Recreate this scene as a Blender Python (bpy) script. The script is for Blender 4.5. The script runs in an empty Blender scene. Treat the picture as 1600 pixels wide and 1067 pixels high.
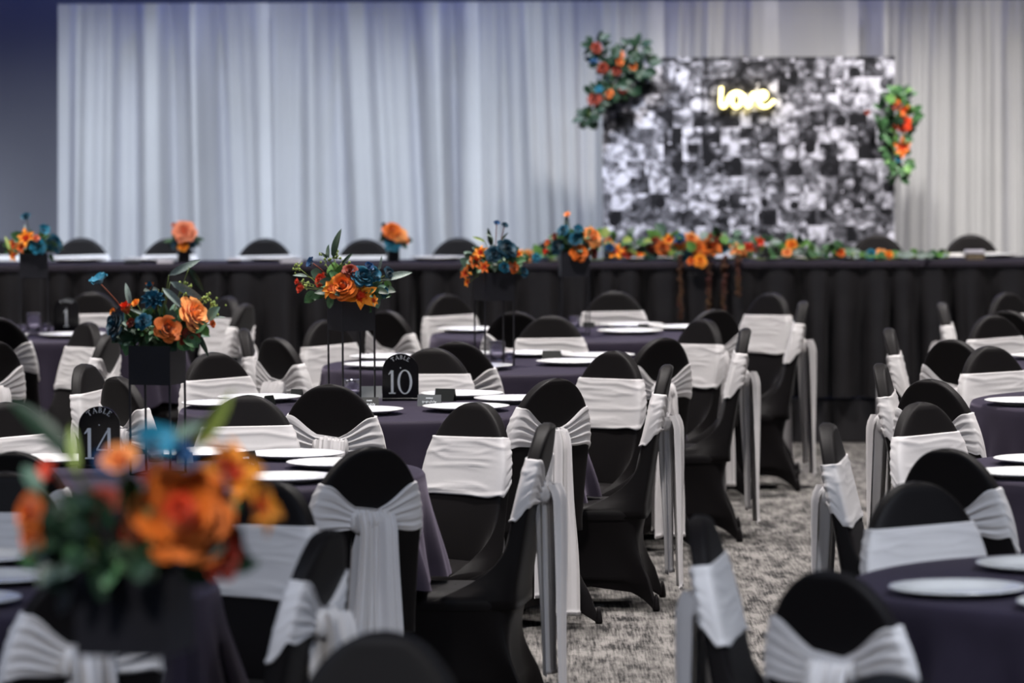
import bpy, math, random
from mathutils import Vector, Matrix
R = random.Random
PI = math.pi

# ------------------------------------------------------------------ camera
F = 7000.0                      # focal length in pixels of the 1600x1067 frame
CAMH = 2.0
PITCH = math.atan((533.5 - 136.0) / F)
ROLL = 0.005
scene = bpy.context.scene
col = scene.collection
cd = bpy.data.cameras.new('camera'); cam = bpy.data.objects.new('camera', cd); col.objects.link(cam)
fwd = Vector((0, math.cos(PITCH), -math.sin(PITCH)))
rt0 = Vector((1, 0, 0)); up0 = rt0.cross(fwd)
rt = rt0 * math.cos(ROLL) - up0 * math.sin(ROLL)
up = rt.cross(fwd)
cam.matrix_world = Matrix(((rt.x, up.x, -fwd.x, 0), (rt.y, up.y, -fwd.y, 0), (rt.z, up.z, -fwd.z, CAMH), (0, 0, 0, 1)))
cd.sensor_width = 36.0; cd.lens = F * 36.0 / 1600.0
cd.clip_start = 0.1; cd.clip_end = 100
cd.dof.use_dof = True; cd.dof.focus_distance = 16.1; cd.dof.aperture_fstop = 3.3
cd.dof.aperture_blades = 0
scene.camera = cam

def ray(px, py):
    return (fwd + rt * ((px - 800) / F) + up * ((533.5 - py) / F))
def at_z(px, py, z):            # point on a horizontal surface
    d = ray(px, py); t = (z - CAMH) / d.z
    return Vector((0, 0, CAMH)) + d * t
def at_d(px, py, D):            # point at a known distance down the room
    d = ray(px, py); t = D / d.y
    return Vector((0, 0, CAMH)) + d * t

# ------------------------------------------------------------------ world, lamps, exposure
w = bpy.data.worlds.new('world'); scene.world = w; w.use_nodes = True
w.node_tree.nodes['Background'].inputs[0].default_value = (0.25, 0.28, 0.4, 1)
w.node_tree.nodes['Background'].inputs[1].default_value = 0.05
vs = scene.view_settings
vs.view_transform = 'Standard'; vs.look = 'None'; vs.gamma = 1.0; vs.use_curve_mapping = False
vs.exposure = 1.2
CEIL = 4.3
def spot(name, loc, target, power, color, size=100, blend=0.8, rad=0.12):
    l = bpy.data.lights.new(name, 'SPOT'); l.energy = power; l.color = color
    l.spot_size = math.radians(size); l.spot_blend = blend; l.shadow_soft_size = rad
    o = bpy.data.objects.new(name, l); col.objects.link(o); o.location = loc
    o.rotation_euler = (Vector(target) - Vector(loc)).to_track_quat('-Z', 'Y').to_euler()
    return o
def area(name, loc, target, power, color, sx, sy):
    l = bpy.data.lights.new(name, 'AREA'); l.energy = power; l.color = color
    l.shape = 'RECTANGLE'; l.size = sx; l.size_y = sy
    o = bpy.data.objects.new(name, l); col.objects.link(o); o.location = loc
    o.rotation_euler = (Vector(target) - Vector(loc)).to_track_quat('-Z', 'Y').to_euler()
    return o
WARM = (1.0, 0.95, 0.92)
for ly in (14.6, 17.6, 20.6, 23.6):
    for lx in (-6.0, -3.0, 0.0, 3.0, 6.0):
        spot('ceiling_downlight', (lx, ly, CEIL - .05), (lx, ly, 0), 340, WARM, 100, .8, .2)
for lx in (-4.8, -3.2, -1.6, 0.0, 1.6, 3.2, 4.8):
    spot('stage_downlight', (lx, 25.5, CEIL - .05), (lx, 27.9, 0.1), 430,
         (1.0, .95, .90) if lx > .8 else (.80, .88, 1.0), 66, 1.0, .2)
spot('near_fill_spot', (-1.6, 5.2, CEIL - .05), (-1.2, 7.6, .8), 330, (1.0, .96, .92), 90, 1.0, .2)  # added spot aimed to brighten the foreground flowers, no known fixture
spot('near_fill_spot', (2.4, 8.6, CEIL - .05), (1.9, 10.8, .6), 300, (.92, .95, 1.0), 80, 1.0, .2)  # second added spot, brightens the near plates across the aisle
for lx in (-3.5, 3.5):
    area('ceiling_blue_panel', (lx, 7.0, CEIL - .06), (lx, 7.0, 0), 70, (.60, .74, 1.0), 1.4, 5.0)
area('blue_led_strip', (-1.5, 28.35, CEIL - .05), (-1.5, 28.35, 0), 34, (.12, .20, 1.0), 9.0, .12)

# ------------------------------------------------------------------ materials
MATS = {}
def principled(name, base, rough=.6, metal=0.0, spec=.5, sheen=0.0, trans=0.0, emis=None, estr=0, coat=0):
    m = bpy.data.materials.new(name); m.use_nodes = True
    b = m.node_tree.nodes['Principled BSDF']
    b.inputs['Base Color'].default_value = (*base, 1)
    b.inputs['Roughness'].default_value = rough
    b.inputs['Metallic'].default_value = metal
    b.inputs['Specular IOR Level'].default_value = spec
    b.inputs['Sheen Weight'].default_value = sheen
    b.inputs['Sheen Roughness'].default_value = .4
    b.inputs['Transmission Weight'].default_value = trans
    b.inputs['Coat Weight'].default_value = coat
    if emis:
        b.inputs['Emission Color'].default_value = (*emis, 1); b.inputs['Emission Strength'].default_value = estr
    MATS[name] = m
    return m
def nd(m, typ, **kw):
    n = m.node_tree.nodes.new(typ)
    for k, v in kw.items(): setattr(n, k, v)
    return n
def lk(m, a, b): m.node_tree.links.new(a, b)
def varied(name, c1, c2, rough=.6, scale=8.0, sheen=0.0, spec=.4, bump=0.0, bscale=200, metal=0.0):
    """two-tone procedural noise colour plus fine bump"""
    m = principled(name, c1, rough, metal, spec, sheen)
    b = m.node_tree.nodes['Principled BSDF']
    tc = nd(m, 'ShaderNodeTexCoord'); n = nd(m, 'ShaderNodeTexNoise'); n.inputs['Scale'].default_value = scale
    n.inputs['Detail'].default_value = 3
    lk(m, tc.outputs['Object'], n.inputs['Vector'])
    r = nd(m, 'ShaderNodeValToRGB'); r.color_ramp.elements[0].position = .3; r.color_ramp.elements[1].position = .7
    r.color_ramp.elements[0].color = (*c1, 1); r.color_ramp.elements[1].color = (*c2, 1)
    lk(m, n.outputs['Fac'], r.inputs['Fac']); lk(m, r.outputs['Color'], b.inputs['Base Color'])
    if bump:
        n2 = nd(m, 'ShaderNodeTexNoise'); n2.inputs['Scale'].default_value = bscale
        lk(m, tc.outputs['Object'], n2.inputs['Vector'])
        bp = nd(m, 'ShaderNodeBump'); bp.inputs['Strength'].default_value = bump; bp.inputs['Distance'].default_value = .002
        lk(m, n2.outputs['Fac'], bp.inputs['Height']); lk(m, bp.outputs['Normal'], b.inputs['Normal'])
    return m
varied('spandex', (.0046, .0037, .0042), (.0060, .0048, .0054), .55, 6, sheen=.055, spec=.15)
varied('sash', (.62, .60, .61), (.68, .66, .66), .55, 5, sheen=.15, spec=.35, bump=.15, bscale=60)
varied('plum_cloth', (.017, .013, .024), (.022, .017, .031), .75, 9, sheen=.18, spec=.15, bump=.2, bscale=500)
MATS['plum_cloth'].node_tree.nodes['Principled BSDF'].inputs['Sheen Tint'].default_value = (.80, .70, .92, 1)
varied('plum_dark_cloth', (.020, .017, .025), (.026, .021, .032), .75, 9, sheen=.05, spec=.2)
varied('black_cloth', (.010, .009, .011), (.016, .015, .017), .42, 7, sheen=.06, spec=.5)
varied('charger_silver', (.80, .80, .80), (.86, .86, .85), .22, 30, spec=.7, metal=.1)
varied('black_acrylic', (.004, .004, .006), (.006, .006, .008), .14, 5, spec=.3)
varied('black_metal', (.008, .008, .011), (.012, .012, .017), .4, 12, spec=.5)
varied('card_black', (.010, .012, .012), (.016, .018, .018), .35, 12, spec=.5)
varied('card_grey', (.10, .11, .12), (.15, .16, .17), .25, 12, spec=.6)
varied('white_ink', (.86, .92, .97), (.90, .95, .98), .5, 20)
varied('table_board', (.16, .12, .08), (.22, .17, .11), .6, 12)
varied('table_leg_metal', (.03, .03, .035), (.05, .05, .055), .4, 12, metal=.6)
varied('wall_paint', (.17, .17, .185), (.19, .19, .205), .85, 1.2, bump=.2, bscale=180)
varied('ceiling_paint', (.22, .22, .23), (.26, .26, .27), .9, 1.5)
varied('stage_carpet', (.010, .010, .011), (.02, .02, .022), .95, 60)
varied('panel_edge', (.03, .03, .035), (.05, .05, .055), .6, 10)
varied('gift_box', (.55, .53, .58), (.62, .60, .66), .5, 12)
varied('glass_lilac', (.52, .50, .62), (.60, .58, .70), .08, 12, spec=.6)
MATS['glass_lilac'].node_tree.nodes['Principled BSDF'].inputs['Transmission Weight'].default_value = .9
principled('neon', (1, .9, .5), .4, emis=(1.0, .82, .26), estr=2.3)
principled('neon_back', (.8, .8, .8), .1, trans=.95)
# petals and leaves
PET = {'peach': ((.95, .44, .15), (.88, .32, .08)), 'orange': ((.80, .20, .02), (.62, .12, .012)),
       'burnt': ((.62, .16, .025), (.48, .10, .015)), 'yellow': ((.95, .42, .03), (.85, .22, .015)),
       'red': ((.75, .07, .012), (.60, .035, .01)), 'rust': ((.28, .035, .012), (.18, .02, .01)),
       'teal': ((.010, .13, .21), (.006, .075, .135)), 'tealdark': ((.006, .06, .10), (.004, .035, .065)),
       'blue': ((.010, .09, .24), (.008, .05, .16)), 'tealb': ((.015, .22, .34), (.010, .15, .25)),
       'coral': ((.90, .34, .20), (.80, .25, .12)), 'pistil': ((.012, .012, .03), (.03, .03, .06))}
for k, (a, b) in PET.items(): varied('petal_' + k, a, b, .55, 22, sheen=.2, spec=.3)
LEAF = {'leaf': ((.035, .10, .035), (.06, .16, .06)), 'leaf_dark': ((.007, .024, .012), (.014, .042, .018)),  # leaf_dark: dark foliage, deepened for the dim light on the backdrop cluster
        'leaf_grey': ((.16, .22, .19), (.28, .34, .31)), 'leaf_sage': ((.07, .14, .10), (.12, .21, .15)),
        'leaf_lime': ((.20, .28, .05), (.30, .38, .09)), 'leaf_fresh': ((.06, .18, .03), (.13, .28, .06))}
for k, (a, b) in LEAF.items(): varied(k, a, b, .5, 15, spec=.4)
varied('stem_green', (.10, .15, .03), (.16, .20, .05), .6, 20)
varied('stem_rust', (.22, .05, .02), (.30, .07, .03), .6, 20)
varied('amaranth', (.060, .012, .012), (.085, .045, .016), .8, 9)
varied('moss', (.02, .04, .015), (.04, .07, .03), .9, 40, bump=.8, bscale=90)

def carpet():
    m = principled('carpet', (.3, .28, .26), .95, spec=.15)
    b = m.node_tree.nodes['Principled BSDF']
    tc = nd(m, 'ShaderNodeTexCoord')
    mp = nd(m, 'ShaderNodeMapping'); mp.inputs['Rotation'].default_value = (0, 0, .10); mp.inputs['Scale'].default_value = (5.5, 1.5, 1)
    lk(m, tc.outputs['Object'], mp.inputs['Vector'])
    n1 = nd(m, 'ShaderNodeTexNoise'); n1.inputs['Scale'].default_value = 2.6; n1.inputs['Detail'].default_value = 6; n1.inputs['Roughness'].default_value = .62
    lk(m, mp.outputs['Vector'], n1.inputs['Vector'])
    # woven rows at a slant
    mp2 = nd(m, 'ShaderNodeMapping'); mp2.inputs['Rotation'].default_value = (0, 0, .16); mp2.inputs['Scale'].default_value = (120, 5, 1)
    lk(m, tc.outputs['Object'], mp2.inputs['Vector'])
    n2 = nd(m, 'ShaderNodeTexNoise'); n2.inputs['Scale'].default_value = 1.0; n2.inputs['Detail'].default_value = 2
    lk(m, mp2.outputs['Vector'], n2.inputs['Vector'])
    ad = nd(m, 'ShaderNodeMath', operation='MULTIPLY_ADD'); ad.inputs[1].default_value = .55
    lk(m, n2.outputs['Fac'], ad.inputs[0]); lk(m, n1.outputs['Fac'], ad.inputs[2])
    r = nd(m, 'ShaderNodeValToRGB')
    r.color_ramp.elements[0].position = .62; r.color_ramp.elements[0].color = (.020, .019, .019, 1)
    r.color_ramp.elements[1].position = .92; r.color_ramp.elements[1].color = (.185, .174, .166, 1)
    lk(m, ad.outputs[0], r.inputs['Fac']); lk(m, r.outputs['Color'], b.inputs['Base Color'])
    bp = nd(m, 'ShaderNodeBump'); bp.inputs['Strength'].default_value = .4; bp.inputs['Distance'].default_value = .004
    lk(m, n2.outputs['Fac'], bp.inputs['Height']); lk(m, bp.outputs['Normal'], b.inputs['Normal'])
carpet()

def sheer():
    m = bpy.data.materials.new('sheer_voile'); m.use_nodes = True; MATS['sheer_voile'] = m
    nt = m.node_tree; nt.nodes.remove(nt.nodes['Principled BSDF'])
    out = nt.nodes['Material Output']
    d = nd(m, 'ShaderNodeBsdfDiffuse'); t = nd(m, 'ShaderNodeBsdfTranslucent'); tr = nd(m, 'ShaderNodeBsdfTransparent')
    tc = nd(m, 'ShaderNodeTexCoord'); n = nd(m, 'ShaderNodeTexNoise'); n.inputs['Scale'].default_value = 3
    lk(m, tc.outputs['Object'], n.inputs['Vector'])
    r = nd(m, 'ShaderNodeValToRGB'); r.color_ramp.elements[0].color = (.78, .78, .79, 1); r.color_ramp.elements[1].color = (.88, .88, .88, 1)
    lk(m, n.outputs['Fac'], r.inputs['Fac'])
    lk(m, r.outputs['Color'], d.inputs['Color']); lk(m, r.outputs['Color'], t.inputs['Color'])
    m1 = nd(m, 'ShaderNodeMixShader'); m1.inputs[0].default_value = .3
    lk(m, d.outputs[0], m1.inputs[1]); lk(m, t.outputs[0], m1.inputs[2])
    m2 = nd(m, 'ShaderNodeMixShader'); m2.inputs[0].default_value = .30
    lk(m, m1.outputs[0], m2.inputs[1]); lk(m, tr.outputs[0], m2.inputs[2])
    lk(m, m2.outputs[0], out.inputs['Surface'])
sheer()

def collage():
    """black-and-white photo collage: every cell of an irregular grid holds its own blotchy picture"""
    m = principled('photo_collage', (.5, .5, .5), .45, spec=.35)
    b = m.node_tree.nodes['Principled BSDF']
    tc = nd(m, 'ShaderNodeTexCoord'); sp = nd(m, 'ShaderNodeSeparateXYZ'); lk(m, tc.outputs['Object'], sp.inputs[0])
    def math_(op, a, bv=None, c=None):
        n = nd(m, 'ShaderNodeMath', operation=op)
        for i, v in enumerate((a, bv, c)):
            if v is None: continue
            if isinstance(v, (int, float)): n.inputs[i].default_value = v
            else: lk(m, v, n.inputs[i])
        return n.outputs[0]
    x, z = sp.outputs['X'], sp.outputs['Z']
    row = math_('FLOOR', math_('MULTIPLY', z, 10.0))
    wn = nd(m, 'ShaderNodeTexWhiteNoise', noise_dimensions='1D'); lk(m, row, wn.inputs['W'])
    xs = math_('ADD', math_('MULTIPLY', x, 8.5), math_('MULTIPLY', wn.outputs['Value'], 3.0))
    colm = math_('FLOOR', xs)
    cid = math_('ADD', math_('MULTIPLY', row, 17.3), math_('MULTIPLY', colm, 5.71))
    wn2 = nd(m, 'ShaderNodeTexWhiteNoise', noise_dimensions='1D'); lk(m, cid, wn2.inputs['W'])
    W = math_('MULTIPLY', wn2.outputs['Value'], 80.0)
    n = nd(m, 'ShaderNodeTexNoise', noise_dimensions='4D'); n.inputs['Scale'].default_value = 12; n.inputs['Detail'].default_value = 4.5; n.inputs['Roughness'].default_value = .62
    n.inputs['Distortion'].default_value = .5
    lk(m, tc.outputs['Object'], n.inputs['Vector']); lk(m, W, n.inputs['W'])
    # heads and bright shirts: rounded cells
    v = nd(m, 'ShaderNodeTexVoronoi', voronoi_dimensions='4D', feature='F1'); v.inputs['Scale'].default_value = 11
    lk(m, tc.outputs['Object'], v.inputs['Vector']); lk(m, W, v.inputs['W'])
    vc = nd(m, 'ShaderNodeSeparateColor'); lk(m, v.outputs['Color'], vc.inputs[0])
    blob = math_('MULTIPLY', math_('LESS_THAN', v.outputs['Distance'], .42), math_('GREATER_THAN', vc.outputs[0], .5))
    base = math_('ADD', math_('MULTIPLY', math_('SUBTRACT', wn2.outputs['Value'], .5), .22), n.outputs['Fac'])
    val = math_('ADD', base, math_('MULTIPLY', blob, .17))
    fl = math_('SUBTRACT', val, math_('MULTIPLY', math_('MULTIPLY', math_('LESS_THAN', v.outputs['Distance'], .45), math_('LESS_THAN', vc.outputs[0], .30)), .20))
    r = nd(m, 'ShaderNodeValToRGB')
    r.color_ramp.elements[0].position = .40; r.color_ramp.elements[0].color = (.008, .008, .011, 1)
    r.color_ramp.elements[1].position = .66; r.color_ramp.elements[1].color = (.62, .62, .72, 1)
    e = r.color_ramp.elements.new(.53); e.color = (.13, .13, .155, 1)
    lk(m, fl, r.inputs['Fac']); lk(m, r.outputs['Color'], b.inputs['Base Color'])
collage()

# ------------------------------------------------------------------ mesh helpers
def mesh(name, verts, faces, mats, smooth=True, fm=None):
    me = bpy.data.meshes.new(name)
    me.from_pydata([tuple(v) for v in verts], [], faces)
    for k in (mats if isinstance(mats, (list, tuple)) else [mats]): me.materials.append(MATS[k])
    if smooth: me.polygons.foreach_set('use_smooth', [True] * len(me.polygons))
    if fm: me.polygons.foreach_set('material_index', fm)
    me.update()
    return me
def obj(name, me, parent=None, loc=None, rot=None, scale=None, mat=None):
    o = bpy.data.objects.new(name, me); col.objects.link(o)
    if parent: o.parent = parent
    if mat is not None: o.matrix_local = mat
    else:
        if loc is not None: o.location = loc
        if rot is not None: o.rotation_euler = rot
        if scale is not None: o.scale = scale if not isinstance(scale, (int, float)) else (scale,) * 3
    return o
def tag(o, label, cat, group=None, kind=None):
    o['label'] = label; o['category'] = cat
    if group: o['group'] = group
    if kind: o['kind'] = kind
    return o
def thing(name, label, cat, loc=(0, 0, 0), rz=0, group=None):
    o = bpy.data.objects.new(name, None); col.objects.link(o); o.location = loc; o.rotation_euler = (0, 0, rz)
    o.empty_display_size = .1
    return tag(o, label, cat, group)
def structure(o):
    o['kind'] = 'structure'; return o
def bx(V, Fc, x0, x1, y0, y1, z0, z1):
    n = len(V)
    V += [(x0, y0, z0), (x1, y0, z0), (x1, y1, z0), (x0, y1, z0), (x0, y0, z1), (x1, y0, z1), (x1, y1, z1), (x0, y1, z1)]
    Fc += [(n, n+3, n+2, n+1), (n+4, n+5, n+6, n+7), (n, n+1, n+5, n+4), (n+1, n+2, n+6, n+5), (n+2, n+3, n+7, n+6), (n+3, n, n+4, n+7)]
def box_mesh(name, x0, x1, y0, y1, z0, z1, mat):
    V, Fc = [], []; bx(V, Fc, x0, x1, y0, y1, z0, z1); return mesh(name, V, Fc, mat, False)
def bevel_box(name, x0, x1, y0, y1, z0, z1, mat, b=.004):
    V, Fc = [], []
    rings = [(z0, b), (z0 + b, 0), (z1 - b, 0), (z1, b)]
    for z, i in rings:
        V += [(x0+b, y0+i, z), (x1-b, y0+i, z), (x1-i, y0+b, z), (x1-i, y1-b, z), (x1-b, y1-i, z), (x0+b, y1-i, z), (x0+i, y1-b, z), (x0+i, y0+b, z)]
    for k in range(3):
        for j in range(8): Fc.append((k*8+j, k*8+(j+1) % 8, k*8+8+(j+1) % 8, k*8+8+j))
    Fc.append(tuple(range(7, -1, -1))); Fc.append(tuple(range(24, 32)))
    return mesh(name, V, Fc, mat, False)
def loft(V, Fc, rings, closed=True, cap0=False, cap1=False):
    n = len(rings[0]); o = len(V)
    for r in rings: V += r
    for k in range(len(rings) - 1):
        for j in range(n if closed else n - 1):
            a = o + k*n + j; b_ = o + k*n + (j+1) % n
            Fc.append((a, b_, b_ + n, a + n))
    if cap0: Fc.append(tuple(o + j for j in range(n - 1, -1, -1)))
    if cap1: Fc.append(tuple(o + (len(rings)-1)*n + j for j in range(n)))
def tube(V, Fc, pts, rad, n=6):
    pts = [Vector(p) for p in pts]; rings = []
    for i, p in enumerate(pts):
        t = (pts[min(i+1, len(pts)-1)] - pts[max(i-1, 0)]).normalized()
        a = t.orthogonal().normalized() if i == 0 else (a - t * a.dot(t)).normalized()
        b_ = t.cross(a); r = rad(i / (len(pts)-1)) if callable(rad) else rad
        rings.append([tuple(p + (a*math.cos(2*PI*j/n) + b_*math.sin(2*PI*j/n)) * r) for j in range(n)])
    loft(V, Fc, rings, True, True, True)
def lathe(name, prof, mat, n=48, smooth=True):
    V, Fc = [], []
    loft(V, Fc, [[(r*math.cos(2*PI*j/n), r*math.sin(2*PI*j/n), z) for j in range(n)] for r, z in prof], True, prof[0][0] > 1e-5, prof[-1][0] > 1e-5)
    return mesh(name, V, Fc, mat, smooth)
def sm(a, b, x):
    t = max(0, min(1, (x - a) / (b - a))); return t*t*(3 - 2*t)
def lerp(a, b, t): return a + (b - a) * t

# ------------------------------------------------------------------ the room
X0, X1, Y0, Y1 = -9.5, 9.5, -2.0, 28.9
o = structure(obj('floor', box_mesh('floor', X0, X1, Y0, Y1, -.1, 0, 'carpet')))
o['label'] = 'grey flecked carpet with slanting woven streaks'
structure(obj('ceiling', box_mesh('ceiling', X0, X1, Y0, Y1, CEIL, CEIL+.1, 'ceiling_paint')))
structure(obj('wall_back', box_mesh('wall_back', X0, X1, Y1, Y1+.1, 0, CEIL, 'wall_paint')))
structure(obj('wall_left', box_mesh('wall_left', X0-.1, X0, Y0, Y1, 0, CEIL, 'wall_paint')))
structure(obj('wall_right', box_mesh('wall_right', X1, X1+.1, Y0, Y1, 0, CEIL, 'wall_paint')))
structure(obj('wall_front', box_mesh('wall_front', X0, X1, Y0-.1, Y0, 0, CEIL, 'wall_paint')))

# ------------------------------------------------------------------ stage, drapes, photo wall
DH, RISE = 25.0, .25                                      # head table front, riser height
TOPZ = 1.02
def pleats(xa, xb, y, z0, z1, seed, wl=.17, amp=.028, rows=7, topflat=.35):
    rg = R(seed); xs = []; x = xa
    while x < xb:
        L = wl * rg.uniform(.6, 1.4); a = amp * rg.uniform(.55, 1.25); k = rg.uniform(.3, .6); lean = rg.uniform(-.02, .02)
        for q in range(10):
            t = q / 10
            s = 2.6 * math.exp(-((t - .5) / (.10 + .12 * k)) ** 2) + .35 * math.sin(2*PI*t + 9*k)
            xs.append((x + L*t, a * s, lean))
        x += L
    rings = []
    for r_ in range(rows + 1):
        t = r_ / rows; f = topflat + (1 - topflat) * sm(0, .6, t)
        rings.append([(px_ + ln * t, y + d * f - .02 * t, lerp(z1, z0, t)) for px_, d, ln in xs])
    V, Fc = [], []; loft(V, Fc, rings, False); return V, Fc
riser = thing('stage_riser', 'low black stage platform with pleated black skirt under the head table', 'stage', (0, DH + .06, 0))
obj('deck', box_mesh('deck', -5.2, 5.2, 0, 3.2, .17, RISE, 'stage_carpet'), riser)
V, Fc = pleats(-5.2, 5.2, -.015, .004, .235, 5, .3, .012, 4, .6)
obj('platform_skirt', mesh('platform_skirt', V, Fc, 'black_cloth'), riser)
Vs, Fs = [], []
for lx in (-5.0, -2.5, 0, 2.5, 5.0):
    obj('support_leg', box_mesh('support_leg', lx-.03, lx+.03, .3, .36, 0, .17, 'table_leg_metal'), riser)
    obj('support_leg', box_mesh('support_leg', lx-.03, lx+.03, 2.9, 2.96, 0, .17, 'table_leg_metal'), riser)
ht = thing('head_table', 'long head table with black pleated skirt and plum top on the stage', 'table', (0, DH, RISE))
V, Fc = [], []
prof = [(.0, TOPZ-RISE-.035), (-.004, TOPZ-RISE-.006), (.004, TOPZ-RISE), (.60, TOPZ-RISE), (.612, TOPZ-RISE-.01), (.616, TOPZ-RISE-.04)]
loft(V, Fc, [[(x, y, z) for y, z in prof] for x in (-4.9, -2.4, 0, 2.4, 4.9)], False)
obj('table_cover', mesh('table_cover', V, Fc, 'plum_dark_cloth'), ht)
V, Fc = pleats(-4.9, 4.9, .01, .008, TOPZ-RISE-.014, 9, .19, .045, 9, .18)
obj('table_skirt', mesh('table_skirt', V, Fc, 'black_cloth'), ht)
obj('tabletop', box_mesh('tabletop', -4.88, 4.88, .02, .60, TOPZ-RISE-.035, TOPZ-RISE-.006, 'table_board'), ht)
for lx in (-4.7, -2.45, -.03, 2.45, 4.7):
    for ly in (.10, .52): obj('leg', box_mesh('leg', lx-.015, lx+.015, ly-.015, ly+.015, 0, TOPZ-RISE-.03, 'table_leg_metal'), ht)

# drapes on a pipe frame
CY = 27.95
CT = 2.53
fr = thing('drape_frame', 'slim grey pipe frame holding up the sheer drapes', 'frame', (0, CY + .13, 0))
V, Fc = [], []; tube(V, Fc, [(-2.78, 0, 2.47), (0, 0, 2.47), (5.1, 0, 2.47)], .018, 8); obj('crossbar', mesh('crossbar', V, Fc, 'table_leg_metal'), fr)
for lx in (-2.7, 1.2, 5.05):
    V, Fc = [], []; tube(V, Fc, [(lx, .03, RISE), (lx, .03, 1.4), (lx, .03, 2.48)], .02, 8); obj('upright', mesh('upright', V, Fc, 'table_leg_metal'), fr)
def curtain(xa, xb, seed, dens=1.0, amp=.045):
    rg = R(seed); n = int((xb - xa) * 90)
    comps = [(rg.uniform(9, 14) * dens, rg.uniform(0, 6.3), 1.0)] + [(rg.uniform(16, 30) * dens, rg.uniform(0, 6.3), rg.uniform(.5, 1)) for _ in range(3)] + [(rg.uniform(50, 75) * dens, rg.uniform(0, 6.3), .35)]
    drift = [(rg.uniform(.5, 2.0), rg.uniform(0, 6.3), rg.uniform(-.05, .05)) for _ in range(3)]
    rings = []
    for k in range(15):
        t = k / 14; z = lerp(CT, RISE + .01, t)
        row = []
        for j in range(n + 1):
            u = j / n; x = lerp(xa, xb, u)
            y = sum(a * math.sin(f * x + p + .5 * math.sin(1.7 * x + p)) for f, p, a in comps)
            dx = sum(a * t * math.sin(f * x * 3 + p) for f, p, a in drift)
            hem = .35 + .65 * sm(0, .10, t) if t > .03 else .4
            y0 = -.02 if t < .04 else 0
            ea = 1 - sm(.05, .20, x - xa); eb = 1 - sm(.05, .20, xb - x)      # ends: one tucks behind, the other laps in front
            lap = .065 * ea - .065 * eb
            row.append((x + dx * (1 - max(ea, eb)) + (u - .5) * .05 * t, CY + y * amp * hem * 1.15 * (1 - .88 * max(ea, eb)) + lap + y0 - .01, z))
        rings.append(row)
    V, Fc = [], []; loft(V, Fc, rings, False)
    o = obj('curtain', mesh('curtain', V, Fc, 'sheer_voile'))
    return o
CL = {1: 'white sheer curtain at the bare wall end, behind the table one flowers', 2: 'white sheer curtain behind the peach rose vase', 3: 'white sheer curtain between the orange and teal vase and the photo collage',
      4: 'white sheer curtain behind the neon sign half of the collage', 5: 'flat, almost ungathered sheer curtain above the photo collage', 6: 'white sheer curtain beside the red rose cluster of the collage', 7: 'white sheer curtain farthest beyond the photo collage'}
for xa, xb, sd, dn, am in ((-2.82, -1.5, 1, 1, .05), (-1.55, -.2, 2, 1, .05), (-.28, .95, 3, 1.05, .05), (.88, 1.66, 4, 1.3, .045), (1.58, 2.16, 5, .45, .012), (2.08, 3.4, 6, 1, .055), (3.3, 5.0, 7, 1, .05)):
    tag(curtain(xa, xb, sd, dn, am), CL[sd], 'curtain', 'sheer curtain panels')

PY = 27.2
pl, pr = at_d(942, 300, PY), at_d(1398, 300, PY)
ptop = at_d(1200, 89, PY).z
px0, px1 = pl.x, pr.x
pb = thing('photo_backdrop', 'standing backdrop panel covered in a black and white photo collage', 'backdrop', ((px0+px1)/2, PY, RISE))
hw_ = (px1 - px0) / 2
obj('collage_print', box_mesh('collage_print', -hw_, hw_, 0, .012, .02, ptop - RISE, 'photo_collage'), pb)
obj('backing_board', box_mesh('backing_board', -hw_+.004, hw_-.004, .012, .045, .02, ptop - RISE - .004, 'panel_edge'), pb)
for sx in (-1, 1):
    obj('foot', box_mesh('foot', sx*hw_*.7-.03, sx*hw_*.7+.03, -.12, .3, 0, .03, 'panel_edge'), pb)

# neon sign
sg = [(400, 275), (388, 420), (382, 545), (405, 600), (445, 605), (485, 545), (520, 455), (580, 385), (650, 368), (590, 420), (572, 500), (590, 580), (640, 612), (700, 580), (728, 500), (705, 410), (650, 370), (720, 385), (765, 430), (790, 520), (820, 585), (850, 598), (880, 560), (898, 470), (915, 400), (945, 395), (985, 445), (1050, 478), (1120, 460), (1148, 405), (1110, 362), (1060, 372), (1020, 440), (1018, 520), (1060, 590), (1130, 608), (1200, 575), (1255, 520), (1275, 490)]
pts = [at_d(1090 + x / 10.667, 110 + y / 10.667, PY - .035) for x, y in sg]
sm_pts = []
for i in range(len(pts) - 1):
    p0, p1, p2, p3 = pts[max(i-1, 0)], pts[i], pts[i+1], pts[min(i+2, len(pts)-1)]
    for q in range(4):
        t = q / 4
        sm_pts.append(.5*((2*p1) + (p2-p0)*t + (2*p0-5*p1+4*p2-p3)*t*t + (3*p1-p0-3*p2+p3)*t**3))
sm_pts.append(pts[-1])
cx = sum((p.x for p in pts)) / len(pts); cz = sum((p.z for p in pts)) / len(pts)
neon = thing('neon_sign', 'glowing yellow neon sign reading love on the photo collage', 'neon sign', (cx, PY, cz))
V, Fc = [], []; tube(V, Fc, [p - Vector((cx, PY, cz)) for p in sm_pts], .0105, 8)
obj('neon_tube', mesh('neon_tube', V, Fc, 'neon'), neon)
for k in (3, 18, 34):
    p = pts[k] - Vector((cx, PY, cz)); V, Fc = [], []; tube(V, Fc, [(p.x, 0, p.z), (p.x, p.y+.004, p.z)], .005, 6)
    obj('standoff', mesh('standoff', V, Fc, 'white_ink'), neon)

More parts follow.
